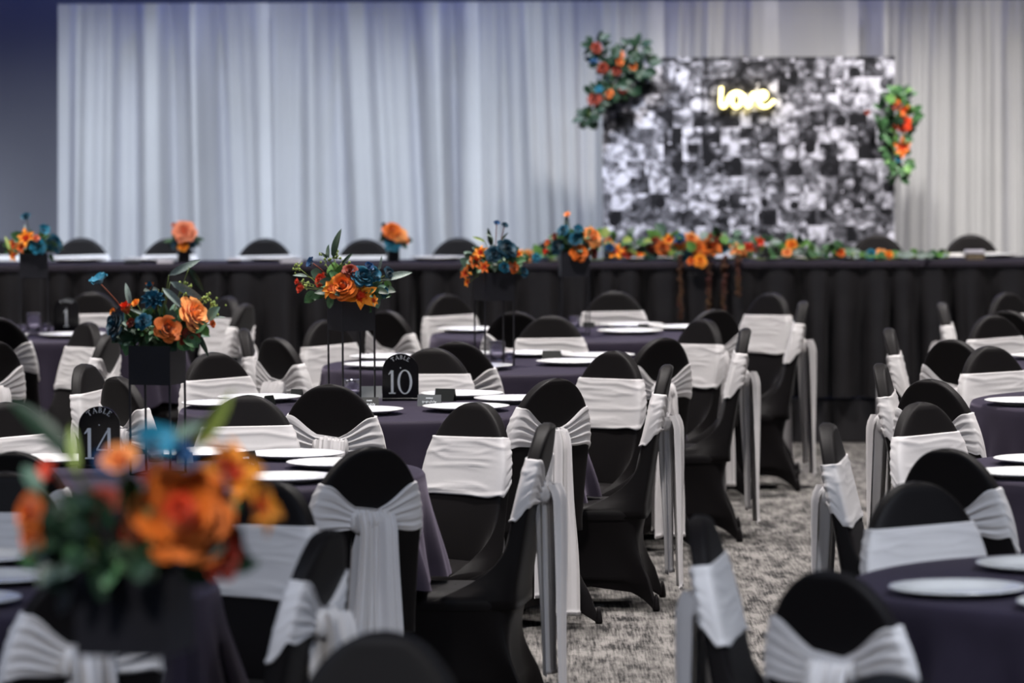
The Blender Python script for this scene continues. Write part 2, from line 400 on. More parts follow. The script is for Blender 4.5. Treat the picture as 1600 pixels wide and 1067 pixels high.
# ------------------------------------------------------------------ chairs
CHH = .93
def hw_back(z):
    if z <= .65: return lerp(.198, .193, sm(.42, .62, z))
    u = min(1, (z - .65) / (CHH - .65)); return .193 * math.sqrt(max(0, 1 - u**2.05))
def yc_back(z): return -.195 - .105 * max(0, (z - .40) / .53) ** 1.15
def th_back(z): return lerp(.034, .026, sm(.45, .9, z))
def sup(t, e):
    c, s = math.cos(t), math.sin(t)
    return math.copysign(abs(c)**(2/e), c), math.copysign(abs(s)**(2/e), s)
def chair_meshes():
    N = 72
    V, Fc = [], []; rings = []
    zs = [.35, .38, .395, .41, .43, .45, .47, .49, .515, .545, .58, .62, .65] + [.65 + .28 * math.sin(PI/2 * k / 14) for k in range(1, 15)]
    for z in zs:
        hw, th, yc = max(hw_back(z), .004), th_back(z), yc_back(z)
        if z > .925: th *= .45
        elif z > .915: th *= .8
        W = .17 * max(0, (.60 - z) / .20) ** 2.6
        row = []
        for j in range(N):
            sx, sy = sup(2*PI*j/N + .01, 5.5)
            y = yc + th * sy
            if sy > 0: y += min(W, .33) * abs(sx) ** 9
            row.append((sx * hw * (1 + .03 * min(1, W * 6) * (sy > 0)), y, z))
        rings.append(row)
    loft(V, Fc, rings, True, True, True)
    back = mesh('backrest', V, Fc, 'spandex')
    # seat cushion
    V, Fc = [], []; rings = []
    def sq(hx, ya, yb, z, e=5.0, n=N, raise_=0):
        row = []
        for j in range(n):
            sx, sy = sup(2*PI*j/n + PI/4, e)
            row.append((sx*hx, (ya+yb)/2 + sy*(yb-ya)/2, z))
        return row
    rings = [sq(.002, -.005, .005, .407), sq(.08, -.10, .10, .407), sq(.15, -.17, .18, .404), sq(.188, -.205, .222, .396), sq(.203, -.218, .236, .380), sq(.206, -.222, .239, .360), sq(.203, -.22, .236, .345)]
    loft(V, Fc, rings[::-1], True)
    seat = mesh('seat', V, Fc, 'spandex')
    # stretched skirt down to the foot pockets
    V, Fc = [], []; rings = []
    for k in range(19):
        t = k / 18
        z = lerp(.365, .0, t)
        hx = .203 - .014 * math.sin(PI * min(1, t*1.4)) + .052 * t ** 1.5
        ya = -.219 + .018 * math.sin(PI * min(1, t*1.5)) - .075 * t ** 1.6
        yb = .236 - .012 * math.sin(PI * min(1, t*1.4)) + .038 * t ** 1.5
        row = []
        for j in range(96):
            a = 2*PI*j/96 + PI/4
            sx, sy = sup(a, lerp(5.0, 9.0, t))
            c = abs(math.sin(2*a)) ** 3.5            # 1 at the corners (feet)
            corner = min(1, min(abs(sx), abs(sy)) / .9) ** 5
            pull = (.095 * t ** 1.4) * (1 - corner)
            x = sx * hx; y = (ya+yb)/2 + sy * (yb-ya)/2
            if abs(sx) >= abs(sy): x -= math.copysign(pull, sx)
            else: y -= math.copysign(pull, sy)
            zz = z + .085 * sm(.62, 1, t) * (1 - min(1, min(abs(sx), abs(sy)) / .88) ** 3)
            row.append((x, y, max(.0, zz)))
        rings.append(row)
    loft(V, Fc, rings, True)
    skirt = mesh('skirt', V, Fc, 'spandex')
    return back, seat, skirt
BACK, SEAT, SKIRT = chair_meshes()
def foot_mesh():
    V, Fc = [], []
    rings = []
    for z, r in ((0, .012), (.008, .015), (.025, .013), (.045, .010), (.065, .005)):
        rings.append([(r*math.cos(2*PI*j/10), r*math.sin(2*PI*j/10), z) for j in range(10)])
    loft(V, Fc, rings, True, True, True); return mesh('foot_pocket', V, Fc, 'spandex')
FOOT = foot_mesh()
def sash_meshes(seed):
    rg = R(seed)
    N, M = 120, 34
    ph = [rg.uniform(0, 6.28) for _ in range(8)]
    slope = rg.uniform(-.25, .25); drop = rg.uniform(-.01, .012)
    wr = [(rg.uniform(.63, .80), rg.uniform(-.03, .03), rg.uniform(.0018, .0042), rg.uniform(-.5, .5), rg.uniform(.3, .7)) for _ in range(13)]
    wr += [(.632, .004, .004, 0, 2.5), (.80, .008, .003, 0, 2.5), (.645, -.004, .0035, .2, .8)]
    V, Fc = [], []; rings = []
    for i in range(M + 3):
        v = min(1, max(0, (i - 1) / M)); edge = i == 0 or i == M + 2
        row = []
        for j in range(N):
            a = 2*PI*j/N + .01
            sx, sy = sup(a, 5.0)
            zt, zb = .815, .618
            if sy < .25:                                # rear fans in to the knot
                b_ = sm(.02, .97, 1 - abs(sx)) if sy < 0 else 0
                b0 = sm(.25, -.6, sy) if True else 0
                zt = lerp(zt, lerp(.812, .73, b_), b0); zb = lerp(zb, lerp(.665, .672, b_), b0)
            zt += drop + slope * .02 * sx; zb += drop + slope * .02 * sx
            z = lerp(zb, zt, v) + .004 * math.sin(5 * a + ph[0]) * (1 - v)
            off = .005
            if sy > -.1:
                cr = 0
                for zc, sl, hgt_, xc, xl in wr:       # narrow sideways creases that fade out at their ends
                    dz = (z - zc - sl * sx - .006 * math.sin(4 * sx + zc * 90)) / .0060
                    cr = max(cr, hgt_ * math.exp(-dz * dz) * math.exp(-((sx - xc) / xl) ** 4))
                off += cr
            else:
                fa = .25 + .75 * sm(0, .35, 1 - abs(sx))
                off += fa * .0042 * (math.sin(v * 2*PI*4.6 + ph[5] + 1.5*sx) + .5 * math.sin(v * 2*PI*8.1 + ph[6])) + .004 * (1 - abs(sx))
            if v in (0, 1) and not edge: off += .001
            if edge: off = -.002
            hw = hw_back(z) + max(off, .003 if not edge else -.002); th = th_back(z) + max(off, .003 if not edge else -.002)
            row.append((sx * hw, yc_back(z) + th * sy, z))
        rings.append(row)
    loft(V, Fc, rings, True)
    band = mesh('sash_band', V, Fc, 'sash')
    # gathered knot
    V, Fc = [], []; rings = []
    yk = yc_back(.70) - th_back(.70) - .004; kw = .066
    for i in range(41):
        u = i / 40; x = lerp(-kw, kw, u)
        rib = .0045 * math.sin(u * 2*PI*7 + ph[1]) + .003 * math.sin(u * 2*PI*3.1 + ph[2])
        hh = .034 + .004 * math.sin(u*9 + ph[3]); dep = .022 + rib
        end = math.sqrt(max(0, 1 - abs(2*u - 1) ** 6))
        row = []
        for j in range(12):
            a = 2*PI*j/12
            row.append((x, yk - dep*.35 - dep * math.cos(a) * (.35 + .65*end), .70 + drop + (hh + rib*.3) * math.sin(a) * (.5 + .5*end)))
        rings.append(row)
    loft(V, Fc, rings, True, True, True)
    knot = mesh('sash_knot', V, Fc, 'sash')
    tails = []
    for q in range(2):
        V, Fc = [], []; rings = []
        ztop = .725 + drop; zbot = rg.uniform(.045, .10) + q * rg.uniform(.0, .05)
        wt, wb = (.060, .094) if q == 0 else (.05, .078)
        yo = yk - .034 - .010 * (1 - q) + .022 * q
        sh = rg.uniform(-.02, .02)
        folds = [(rg.uniform(.5, .8), rg.uniform(0, 6.28), .020), (rg.uniform(1.6, 2.6), rg.uniform(0, 6.28), .010), (rg.uniform(3.2, 4.6), rg.uniform(0, 6.28), .006), (rg.uniform(7, 9), rg.uniform(0, 6.28), .003)]
        for i in range(27):
            t = i / 26; z = lerp(ztop, zbot, t)
            w_ = lerp(wt, wb, sm(0, .8, t)); row = []
            amp = 1.0 - .45 * sm(.1, .9, t)
            for j in range(41):
                u = j / 40
                f = sum(a_ * math.sin(2*PI*fr_*u + p_ + .4*t) for fr_, p_, a_ in folds) * amp
                top = .016 * (1 - sm(0, .06, t))
                row.append((lerp(-w_, w_, u) + sh * t, yo + f + top - .014 * t, z + .004*math.sin(u*5)))
            rings.append(row)
        hem = [(x, y - .003, z - .001) for x, y, z in rings[-1]]; rings.append(hem)
        rings.append([(x, y - .003, z + .012) for x, y, z in rings[-2]])
        loft(V, Fc, rings, False)
        tails.append(mesh('sash_tail', V, Fc, 'sash'))
    return band, knot, tails
SASH = [sash_meshes(100 + k) for k in range(5)]
CHAIR_N = [0]
def chair(px, py, table, label, group, z0=0.0, zs=1.0, yaw=None, turn=0.0, face=None):
    p = at_z(px, py, z0 + CHH * zs)
    if yaw is None:
        d = Vector((table[0] - p.x, table[1] - p.y)); yaw = math.atan2(d.y, d.x) - PI/2
    else: yaw = math.radians(yaw)
    if z0 == 0:                                  # keep the backrest clear of the cloth edge
        for _ in range(40):
            d = Vector((p.x - table[0], p.y - table[1]))
            if d.length >= (1.13 if (px, py) == (676, 545) else 1.08): break
            k_ = 1 + .012 / p.y * (1 if d.y > 0 else -1); p = Vector((p.x * k_, p.y * k_, p.z))
        d = Vector((table[0] - p.x, table[1] - p.y)); yaw = math.atan2(d.y, d.x) - PI/2 + math.radians(turn)
        if face is not None: yaw = math.radians(face - 90)
    rg = R(int(px * 7 + py * 13))
    off = Matrix.Rotation(yaw, 3, 'Z') @ Vector((0, yc_back(CHH), 0))
    c = thing('banquet_chair', label, 'chair', (p.x - off.x, p.y - off.y, z0), yaw, group)
    c.scale = (1, 1, zs)
    obj('backrest', BACK, c); obj('seat', SEAT, c); obj('skirt', SKIRT, c)
    for sx in (-1, 1):
        obj('foot_pocket', FOOT, c, (sx*.232, .246, 0)); obj('foot_pocket', FOOT, c, (sx*.232, -.266, 0))
    band, knot, tl = SASH[(CHAIR_N[0] * 2 + rg.randint(0, 1)) % 5]; CHAIR_N[0] += 1
    bd = obj('sash_band', band, c); obj('sash_knot', knot, bd)
    for t in tl: obj('sash_tail', t, bd)
    return c

T = {'F0': (-.60, 7.45), 'R0': (1.15, 7.1), 'F1': (-1.5, 11.1), '14': (-1.05, 14.4), '10': (-.52, 17.3), '6': (-.08, 19.95), '2': (.36, 22.4),
     '1': (-2.43, 22.6), 'L2': (-3.0, 20.0), 'R1': (1.6, 11.05), 'R2': (2.15, 14.35), 'R3': (2.56, 17.45), 'R4': (2.85, 19.95), 'R5': (3.3, 22.3)}
B = 'black chair, pale sash, '
CH = [
 ('F0', 600, 985, 'at the blurred flower table, just its rounded black top showing'),
 ('R0', 1380, 1050, 'right beside the tied chair at the large blurred plates'),
 ('F1', 430, 752, 'with a wide bluish band, beside the blurred flower box'),
 ('F1', 512, 815, 'seen side on beside the bluish-banded chair, ruched sash tied behind'),
 ('F1', 140, 882, 'tied in a wide bow right behind the blurred flower box'),
 ('F1', 8, 737, 'half behind the blurred flowers, flat band above three plates'),
 ('14', 855, 660, 'seen side on at table fourteen, long tail over carpet'),
 ('14', 745, 628, 'at table fourteen with wide wrinkled band and bare seat showing'),
 ('14', 580, 697, 'at table fourteen, long folded tail hanging from the knot'),
 ('14', 388, 617, 'at table fourteen across from the tent card, broad low band'),
 ('14', 10, 628, 'at table fourteen beside the table fourteen sign, plain front band'),
 ('14', 22, 705, 'at table fourteen, dark rounded back behind the blurred flowers'),
 ('10', 868, 590, 'at table ten, long wide tail nearly reaching the carpet'),
 ('10', 515, 600, 'at table ten, broad black knotted back beside table fourteen plates'),
 ('10', 1043, 569, 'seen side on at table ten, narrow tail by aisle'),
 ('10', 962, 548, 'at table ten with wide front band, next to the aisle'),
 ('10', 676, 545, 'at table ten right behind the table ten sign'),
 ('10', 131, 568, 'seen side on at table ten, just beyond the table fourteen sign'),
 ('10', 184, 588, 'at table ten, tilted black back right behind the table fourteen sign'),
 ('10', 333, 550, 'at table ten, front band behind the table fourteen flower stand'),
 ('6', 1037, 527, 'back view with tail by the aisle just behind table ten'),
 ('6', 1166, 512, 'seen side on by the aisle just behind table ten'),
 ('6', 1100, 498, 'with wide band by the aisle just behind table ten'),
 ('6', 713, 532, 'tied behind, at the table just behind table ten'),
 ('6', 862, 495, 'with flat band, second row behind table ten, before dark skirt'),
 ('6', 508, 500, 'with flat band directly behind the table ten flower stand'),
 ('6', 380, 513, 'narrow side view next to the knotted chair behind table ten'),
 ('6', 430, 527, 'with gathered knot mid-back, in the row behind table ten'),
 ('2', 1118, 483, 'back view right under the hanging red garland strands'),
 ('2', 1256, 470, 'seen side on at the aisle end closest to the head table'),
 ('2', 1206, 457, 'with wide band at the aisle corner closest to the head table'),
 ('2', 805, 485, 'behind the teal and orange flower stand, back to the plates'),
 ('2', 960, 458, 'with flat band against the head table skirt below the garland'),
 ('2', 697, 462, 'with flat band against the head table skirt beside orange orchids'),
 ('2', 604, 485, 'tied in a bow right behind the table ten flower box'),
 ('1', 358, 464, 'with bluish band at table one, close to the head table skirt'),
 ('1', 384, 474, 'dark back view at table one next to the bluish-banded chair'),
 ('1', 145, 460, 'with flat band right behind the table one sign'),
 ('L2', 139, 503, 'with broad slanting band at the table next to table one'),
 ('L2', 173, 519, 'tied in a bow at the table next to table one'),
 ('L2', -12, 532, 'tied behind, at the free cloth corner near table one'),
 ('1', -8, 495, 'tied behind, at table one beside the short glasses'),
 ('R1', 1430, 752, 'with bluish front band at the large blurred plates'),
 ('R1', 1295, 890, 'with wide tied bow, back view, at the large blurred plates'),
 ('R1', 1092, 805, 'edge on, out in the aisle, with a bright blurred band'),
 ('R2', 1480, 700, 'leaning dark back at the fourth aisle table from stage'),
 ('R2', 1438, 630, 'with crisp front band at the fourth aisle table from stage'),
 ('R2', 1291, 660, 'edge on in the aisle with crisp white ruched band'),
 ('R3', 1453, 592, 'dark back view at the third aisle table from the stage'),
 ('R3', 1545, 548, 'with low band at the third aisle table from the stage'),
 ('R3', 1374, 567, 'edge on in the aisle, slanting ruched band and tail'),
 ('R4', 1487, 530, 'dark back view at the second aisle table from the stage'),
 ('R4', 1550, 500, 'with flat band at the second aisle table from the stage'),
 ('R4', 1388, 512, 'very thin edge-on back at the second aisle table from stage'),
 ('R5', 1574, 485, 'dark curved back at the aisle table nearest the stage'),
 ('R5', 1572, 461, 'with flat band at the aisle table nearest the stage'),
 ('R5', 1471, 472, 'thin edge-on back at the aisle table nearest the stage'),
]
GN = {'F0': 'chairs at the blurred flower table', 'R0': 'chairs near the blurred plates', 'F1': 'chairs around the blurred left table', '14': 'chairs around table fourteen', '10': 'chairs around table ten',
      '6': 'chairs around the table behind table ten', '2': 'chairs around the table near the garland', '1': 'chairs around table one', 'L2': 'chairs around the table next to table one',
      'R1': 'chairs at the aisle table with blurred plates', 'R2': 'chairs at the fourth aisle table', 'R3': 'chairs at the third aisle table', 'R4': 'chairs at the second aisle table', 'R5': 'chairs at the first aisle table'}
FACE = {(1471, 472): -6, (1388, 512): -6, (1256, 470): 177, (1166, 512): 178}
TURN = {(380, 513): 3, (855, 660): -2, (1043, 569): -2, (512, 815): -3, (1291, 660): -17, (1092, 805): -6, (1374, 567): -18, (131, 568): -8, (745, 628): 5, (962, 548): 5}
for tn, px, py, lb in CH: chair(px, py, T[tn], B + lb, GN[tn], turn=TURN.get((px, py), 0), face=FACE.get((px, py)))
HC = [(-8, 373, 'at the head table end beyond the table one flowers'), (127, 371, 'at the head table right beside the table one flowers'), (265, 372, 'at the head table behind the peach rose vase'),
      (414, 372, 'at the head table between the two small rose vases'), (570, 373, 'at the head table beside the orange and teal vase'), (716, 371, 'at the head table next to the garland end'),
      (868, 373, 'at the head table behind the first garland flowers'), (1022, 374, 'at the head table behind the orange garland roses'), (1226, 372, 'at the head table before the middle of the photo collage'),
      (1370, 366, 'at the head table before the edge of the photo collage'), (1517, 366, 'at the head table beyond the garland tip')]
for px, py, lb in HC:
    p = at_z(px, py, RISE + CHH * .932)
    chair(px, py, (0, 0), 'black chair, pale sash, ' + lb, 'chairs behind the head table', RISE, .932, 180)

# ------------------------------------------------------------------ round tables, cloths
TZ = .765
def cloth_mesh(seed, hem=.435):
    rg = R(seed); N = 200; V, Fc = [], []; rings = []
    nf = rg.randint(15, 19)
    ph = [rg.uniform(0, 6.28) for _ in range(6)]
    for r in (.003, .25, .5, .70): rings.append([(r*math.cos(2*PI*j/N), r*math.sin(2*PI*j/N), TZ) for j in range(N)])
    for r, z in ((.750, TZ), (.762, TZ - .003), (.768, TZ - .012)): rings.append([(r*math.cos(2*PI*j/N), r*math.sin(2*PI*j/N), z) for j in range(N)])
    for k in range(1, 15):
        t = k / 14; row = []
        for j in range(N):
            a = 2*PI*j/N
            f = math.sin(nf*a + ph[0] + 1.2*math.sin(3*a + ph[1])) ; f2 = math.sin((nf*2+1)*a + ph[2])
            am = .5 + .5 * math.sin(2*a + ph[3]) * .6
            r = .770 + .055 * t ** 1.2 + (.045 * f * am + .012 * f2) * sm(.02, 1, t)
            row.append((r*math.cos(a), r*math.sin(a), lerp(TZ - .014, hem, t) + .01 * math.sin(5*a + ph[4]) * t - .012 * f * t))
        rings.append(row)
    loft(V, Fc, rings, True, True, False)
    return mesh('tablecloth', V, Fc, 'plum_cloth')
TBOARD = lathe('tabletop', [(.0001, TZ-.03), (.755, TZ-.03), (.76, TZ-.016), (.755, TZ-.002), (.0001, TZ-.002)], 'table_board', 64, False)
def leg_mesh():
    V, Fc = [], []; tube(V, Fc, [(0, 0, 0), (0, 0, .35), (0, 0, TZ-.028)], .014, 8)
    return mesh('leg', V, Fc, 'table_leg_metal')
LEG = leg_mesh()
TD = {'F0': 'under the large blurred flower box', 'R0': 'beyond the blurred chair tops across the aisle', 'F1': 'set with blurred plates behind the blurred flowers', '14': 'holding the table fourteen sign and flower stand', '10': 'holding the table ten sign and flower stand',
      '6': 'just behind table ten with an orchid flower stand', '2': 'closest to the garland on the head table', '1': 'holding the table one sign', 'L2': 'next to table one with its cloth corner hanging free',
      'R1': 'across the aisle, set with large blurred plates', 'R2': 'across the aisle, fourth from the stage', 'R3': 'across the aisle, third from the stage', 'R4': 'across the aisle, second from the stage', 'R5': 'across the aisle, nearest the stage'}
CLOTH = [cloth_mesh(k) for k in range(4)]
for i, (tn, (tx, ty)) in enumerate(T.items()):
    t = thing('round_table', 'round banquet table ' + TD[tn], 'table', (tx, ty, 0), .3 * i, 'round banquet tables')
    obj('tabletop', TBOARD, t)
    for a in range(4): obj('leg', LEG, t, (.42*math.cos(a*PI/2+.6), .42*math.sin(a*PI/2+.6), 0))
    c = obj('tablecloth', CLOTH[i % 4], None, (tx, ty, 0), (0, 0, 1.1 * i))
    tag(c, 'dark plum cloth on the table ' + TD[tn], 'tablecloth', 'plum tablecloths')

# ------------------------------------------------------------------ table settings
PLATE = lathe('charger_plate', [(.0001, .004), (.085, .003), (.10, .0), (.108, .002), (.112, .006), (.135, .011), (.160, .0155), (.166, .018), (.1665, .021), (.160, .0205), (.135, .0165), (.114, .0115), (.104, .007), (.0001, .007)], 'charger_silver', 72)
PL = {'F1': [(-28, 871), (-12, 903), (-75, 938)], '14': [(486, 708), (527, 725), (440, 747), (320, 700), (45, 708)], '10': [(728, 637), (803, 624), (765, 613), (562, 642), (383, 616), (312, 627)],
      '6': [(896, 566), (840, 550), (980, 554), (742, 571), (560, 557), (596, 571), (700, 549)], '2': [(706, 515), (930, 503), (1064, 507), (985, 518)], '1': [(0, 522), (115, 520)],
      'R1': [(1496, 921), (1631, 969), (1627, 883)], 'R2': [(1632, 719), (1598, 740)], 'R3': [(1605, 630), (1662, 644)], 'R4': [(1636, 557)]}
PLL = {'F1': ['behind the blurred flowers, beside the blurred glass', 'behind the blurred flowers, second from the blurred glass', 'behind the blurred flowers, third from the blurred glass'],
  '14': ['on table fourteen behind the slanted tent card', 'on table fourteen touching the long-tailed chair back', 'on table fourteen in front of the slanted tent card', 'on table fourteen under its flower stand', 'on table fourteen beside its arched sign'],
  '10': ['on table ten before the grey script card', 'on table ten half behind the chair with the wide tail', 'on table ten behind the plain black card', 'on table ten under the flower stand beside black lettered card', 'on table ten beside the small black card of the banded chair', 'on table ten behind the table fourteen flower stand'],
  '6': ['just before the black card, in the row behind table ten', 'behind the black card, in the row behind table ten', 'half hidden by the banded aisle chair behind table ten', 'beside the ribbed lilac glass behind table ten', 'behind the legs of the table ten flower stand', 'just behind the table ten sign', 'behind the bowed chair back in the row behind table ten'],
  '2': ['before the banded chair beside the orange orchids', 'below the garland beside a small black card', 'beside the dark chair under the garland strands', 'between two small black cards below the garland'],
  '1': ['on table one beside the short glasses', 'on table one beside its arched sign'],
  'R1': ['largest and blurred, before the bluish-banded chair across the aisle', 'blurred, on the near cloth edge across the aisle', 'blurred, behind the largest plate across the aisle'],
  'R2': ['on the fourth aisle table, the farther one from the leaning chair', 'on the fourth aisle table, right beside the leaning chair'], 'R3': ['on the third aisle table from the stage, behind the cloth corner', 'on the third aisle table from the stage, cut by the frame'], 'R4': ['on the second aisle table from the stage']}
PLX = {('14', 3): (-1.06, 15.0), ('14', 4): (-1.529, 14.761), ('10', 1): (.015, 17.52), ('10', 2): (-.20, 17.81), ('10', 4): (-1.0, 17.66), ('10', 5): (-1.118, 17.34),
       ('6', 1): (.11, 20.52), ('6', 6): (-.26, 20.52), ('6', 3): (-.164, 19.60), ('2', 1): (.61, 22.944), ('2', 2): (.875, 22.70), ('1', 0): (-2.57, 22.24), ('1', 1): (-2.19, 22.28), ('R3', 0): (1.99, 17.26), ('R3', 1): (2.26, 16.93)}
for tn, lst in PL.items():
    for k, (px, py) in enumerate(lst):
        p = at_z(px, py, TZ + .012)
        if (tn, k) in PLX: p = Vector((*PLX[tn, k], TZ))
        d = Vector((p.x - T[tn][0], p.y - T[tn][1]))
        if d.length > .603: d = d.normalized() * .603
        o = obj('charger_plate', PLATE, None, (T[tn][0] + d.x, T[tn][1] + d.y, TZ + .0003), (0, 0, k))
        tag(o, 'silver charger plate ' + PLL[tn][k], 'plate', 'silver charger plates')
for px, lb in ((127, 'beside the table one flowers'), (240, 'beside the peach rose vase'), (430, 'between the two small rose vases'), (684, 'beyond the orange and teal vase'), (1560, 'beyond the garland tip')):
    p = at_z(px, 404, TOPZ + .012); p.y = DH + .42
    tag(obj('charger_plate', PLATE, None, (p.x, p.y, TOPZ + .0003)), 'silver charger plate on the head table ' + lb, 'plate', 'head table plates')

# stroke-built serif characters, unit height, flat prints with a little thickness
def strip(V, Fc, pts, y0, y1):
    """polygon outline in (x, z) extruded from y0 to y1"""
    n = len(V); m_ = len(pts)
    for y in (y0, y1): V += [(x, y, z) for x, z in pts]
    Fc.append(tuple(n + j for j in range(m_))); Fc.append(tuple(n + m_ + j for j in range(m_ - 1, -1, -1)))
    for j in range(m_): Fc.append((n + j, n + m_ + j, n + m_ + (j+1) % m_, n + (j+1) % m_))
def stroke(a, b, w0, w1=None):
    w1 = w0 if w1 is None else w1
    d = Vector((b[0]-a[0], b[1]-a[1])).normalized(); n = (-d.y, d.x)
    return [(a[0]+n[0]*w0/2, a[1]+n[1]*w0/2), (a[0]-n[0]*w0/2, a[1]-n[1]*w0/2), (b[0]-n[0]*w1/2, b[1]-n[1]*w1/2), (b[0]+n[0]*w1/2, b[1]+n[1]*w1/2)]
def ringpoly(cx, cz, rx, rz, ix, iz, a0=0, a1=2*PI, n=32):
    out = []
    for k in range(n):
        t0 = lerp(a0, a1, k/n); t1 = lerp(a0, a1, (k+1)/n)
        out.append([(cx+rx*math.cos(t0), cz+rz*math.sin(t0)), (cx+ix*math.cos(t0), cz+iz*math.sin(t0)), (cx+ix*math.cos(t1), cz+iz*math.sin(t1)), (cx+rx*math.cos(t1), cz+rz*math.sin(t1))])
    return out
def glyph(c):
    th, tn = .13, .055
    if c == '1': return [stroke((.22, 0), (.22, 1), .14), stroke((.04, .025), (.40, .025), .05), [(.15, 1), (.15, .88), (.02, .80), (.02, .84)]], .44
    if c == '0': return ringpoly(.42, .5, .40, .52, .27, .475), .86
    if c == '4': return [stroke((.55, 0), (.55, 1), .13), stroke((.02, .30), (.74, .30), .055), stroke((.55, 1.0), (.03, .30), .055), stroke((.42, .025), (.70, .025), .05)], .78
    if c == 'T': return [stroke((.4, 0), (.4, 1), th), stroke((0, .96), (.8, .96), .07), stroke((.03, .78), (.03, .98), .05), stroke((.77, .78), (.77, .98), .05), stroke((.25, .02), (.55, .02), .04)], .84
    if c == 'A': return [stroke((.42, 1), (.05, 0), tn), stroke((.40, 1), (.78, 0), th), stroke((.18, .35), (.62, .35), tn), stroke((-.05, .02), (.18, .02), .04), stroke((.62, .02), (.92, .02), .04)], .90
    if c == 'B': return [stroke((.14, 0), (.14, 1), th)] + ringpoly(.2, .75, .36, .25, .24, .20, -PI/2, PI/2, 12) + ringpoly(.2, .26, .44, .27, .31, .21, -PI/2, PI/2, 12), .74
    if c == 'L': return [stroke((.14, 0), (.14, 1), th), stroke((.02, .98), (.28, .98), .04), stroke((.02, .03), (.56, .03), .06), stroke((.56, 0), (.58, .24), .05)], .66
    if c == 'E': return [stroke((.14, 0), (.14, 1), th), stroke((.02, .97), (.56, .97), .06), stroke((.14, .52), (.46, .52), .05), stroke((.02, .03), (.58, .03), .06), stroke((.56, .8), (.56, .98), .05), stroke((.59, 0), (.60, .22), .05)], .68
def arch_sign(name_, num, px, pyb, hgt, D=None, lb='', yaw=0, ratio=.385):
    p = at_z(px, pyb, TZ) if D is None else Vector((at_d(px, pyb, D).x, D, TZ))
    s = thing('table_number_sign', lb, 'table sign', (p.x, p.y, TZ), yaw)
    wd = hgt * ratio; th = .005; outl = []
    n = 24
    hz = hgt - wd * .92
    for k in range(n + 1):
        a = PI * k / n; outl.append((wd*math.cos(a), hz + wd*.92*math.sin(a)))
    outl = [(-wd, 0), (wd, 0)] + outl
    V, Fc = [], []; strip(V, Fc, outl, -th, th); obj('plaque', mesh('plaque', V, Fc, 'black_acrylic', False), s)
    obj('base', bevel_box('base', -wd*1.02, wd*1.02, -.022, .022, 0.0, .012, 'black_acrylic', .002), s)
    y0, y1 = -th - .0012, -th + .0005
    # arched TABLE
    cs = hgt * .085; rad = wd * .68
    ws = [glyph(c)[1] for c in 'TABLE']; tot = sum(ws) * cs * 1.14; acc = 0
    V, Fc = [], []
    for c, w_ in zip('TABLE', ws):
        mid = acc + w_ * cs * 1.14 / 2; acc += w_ * cs * 1.14
        ang = (tot/2 - mid) / rad + PI/2
        for poly in glyph(c)[0]:
            q = []
            for x, z in poly:
                lx, lz = (x - w_/2) * cs, z * cs
                q.append(((rad + lz) * math.cos(ang) + lx * math.sin(ang), hz + (rad + lz) * math.sin(ang) - lx * math.cos(ang) - wd*.06))
            strip(V, Fc, q, y0, y1)
    for poly in ringpoly(0, hgt * .70, .0022, .0022, .0001, .0001, n=10): strip(V, Fc, poly, y0, y1)
    obj('lettering', mesh('lettering', V, Fc, 'white_ink', False), s)
    V, Fc = [], []; ds = hgt * .50
    sp_ = .05
    tot = (sum(glyph(c)[1] for c in num) * ds + sp_ * ds * (len(num) - 1)) * .78; x0 = -tot / 2
    for c in num:
        g, w_ = glyph(c)
        for poly in g: strip(V, Fc, [(x0 + x * ds * .78, hgt * .15 + z * ds) for x, z in poly], y0, y1)
        x0 += (w_ + sp_) * ds * .78
    obj('number', mesh('number', V, Fc, 'white_ink', False), s)
    return s
arch_sign('10', '10', 626, 626, .186, lb='black arched sign with TABLE and a tall white 10, beside grey script card', yaw=.03)
arch_sign('14', '14', 156, 733, .202, D=14.58, ratio=.335, lb='black arched sign TABLE fourteen half hidden by the blurred flowers', yaw=-.05)
arch_sign('1', '1', 104, 518, .172, lb='black arched sign TABLE one beside the tall lilac glass', yaw=.05)

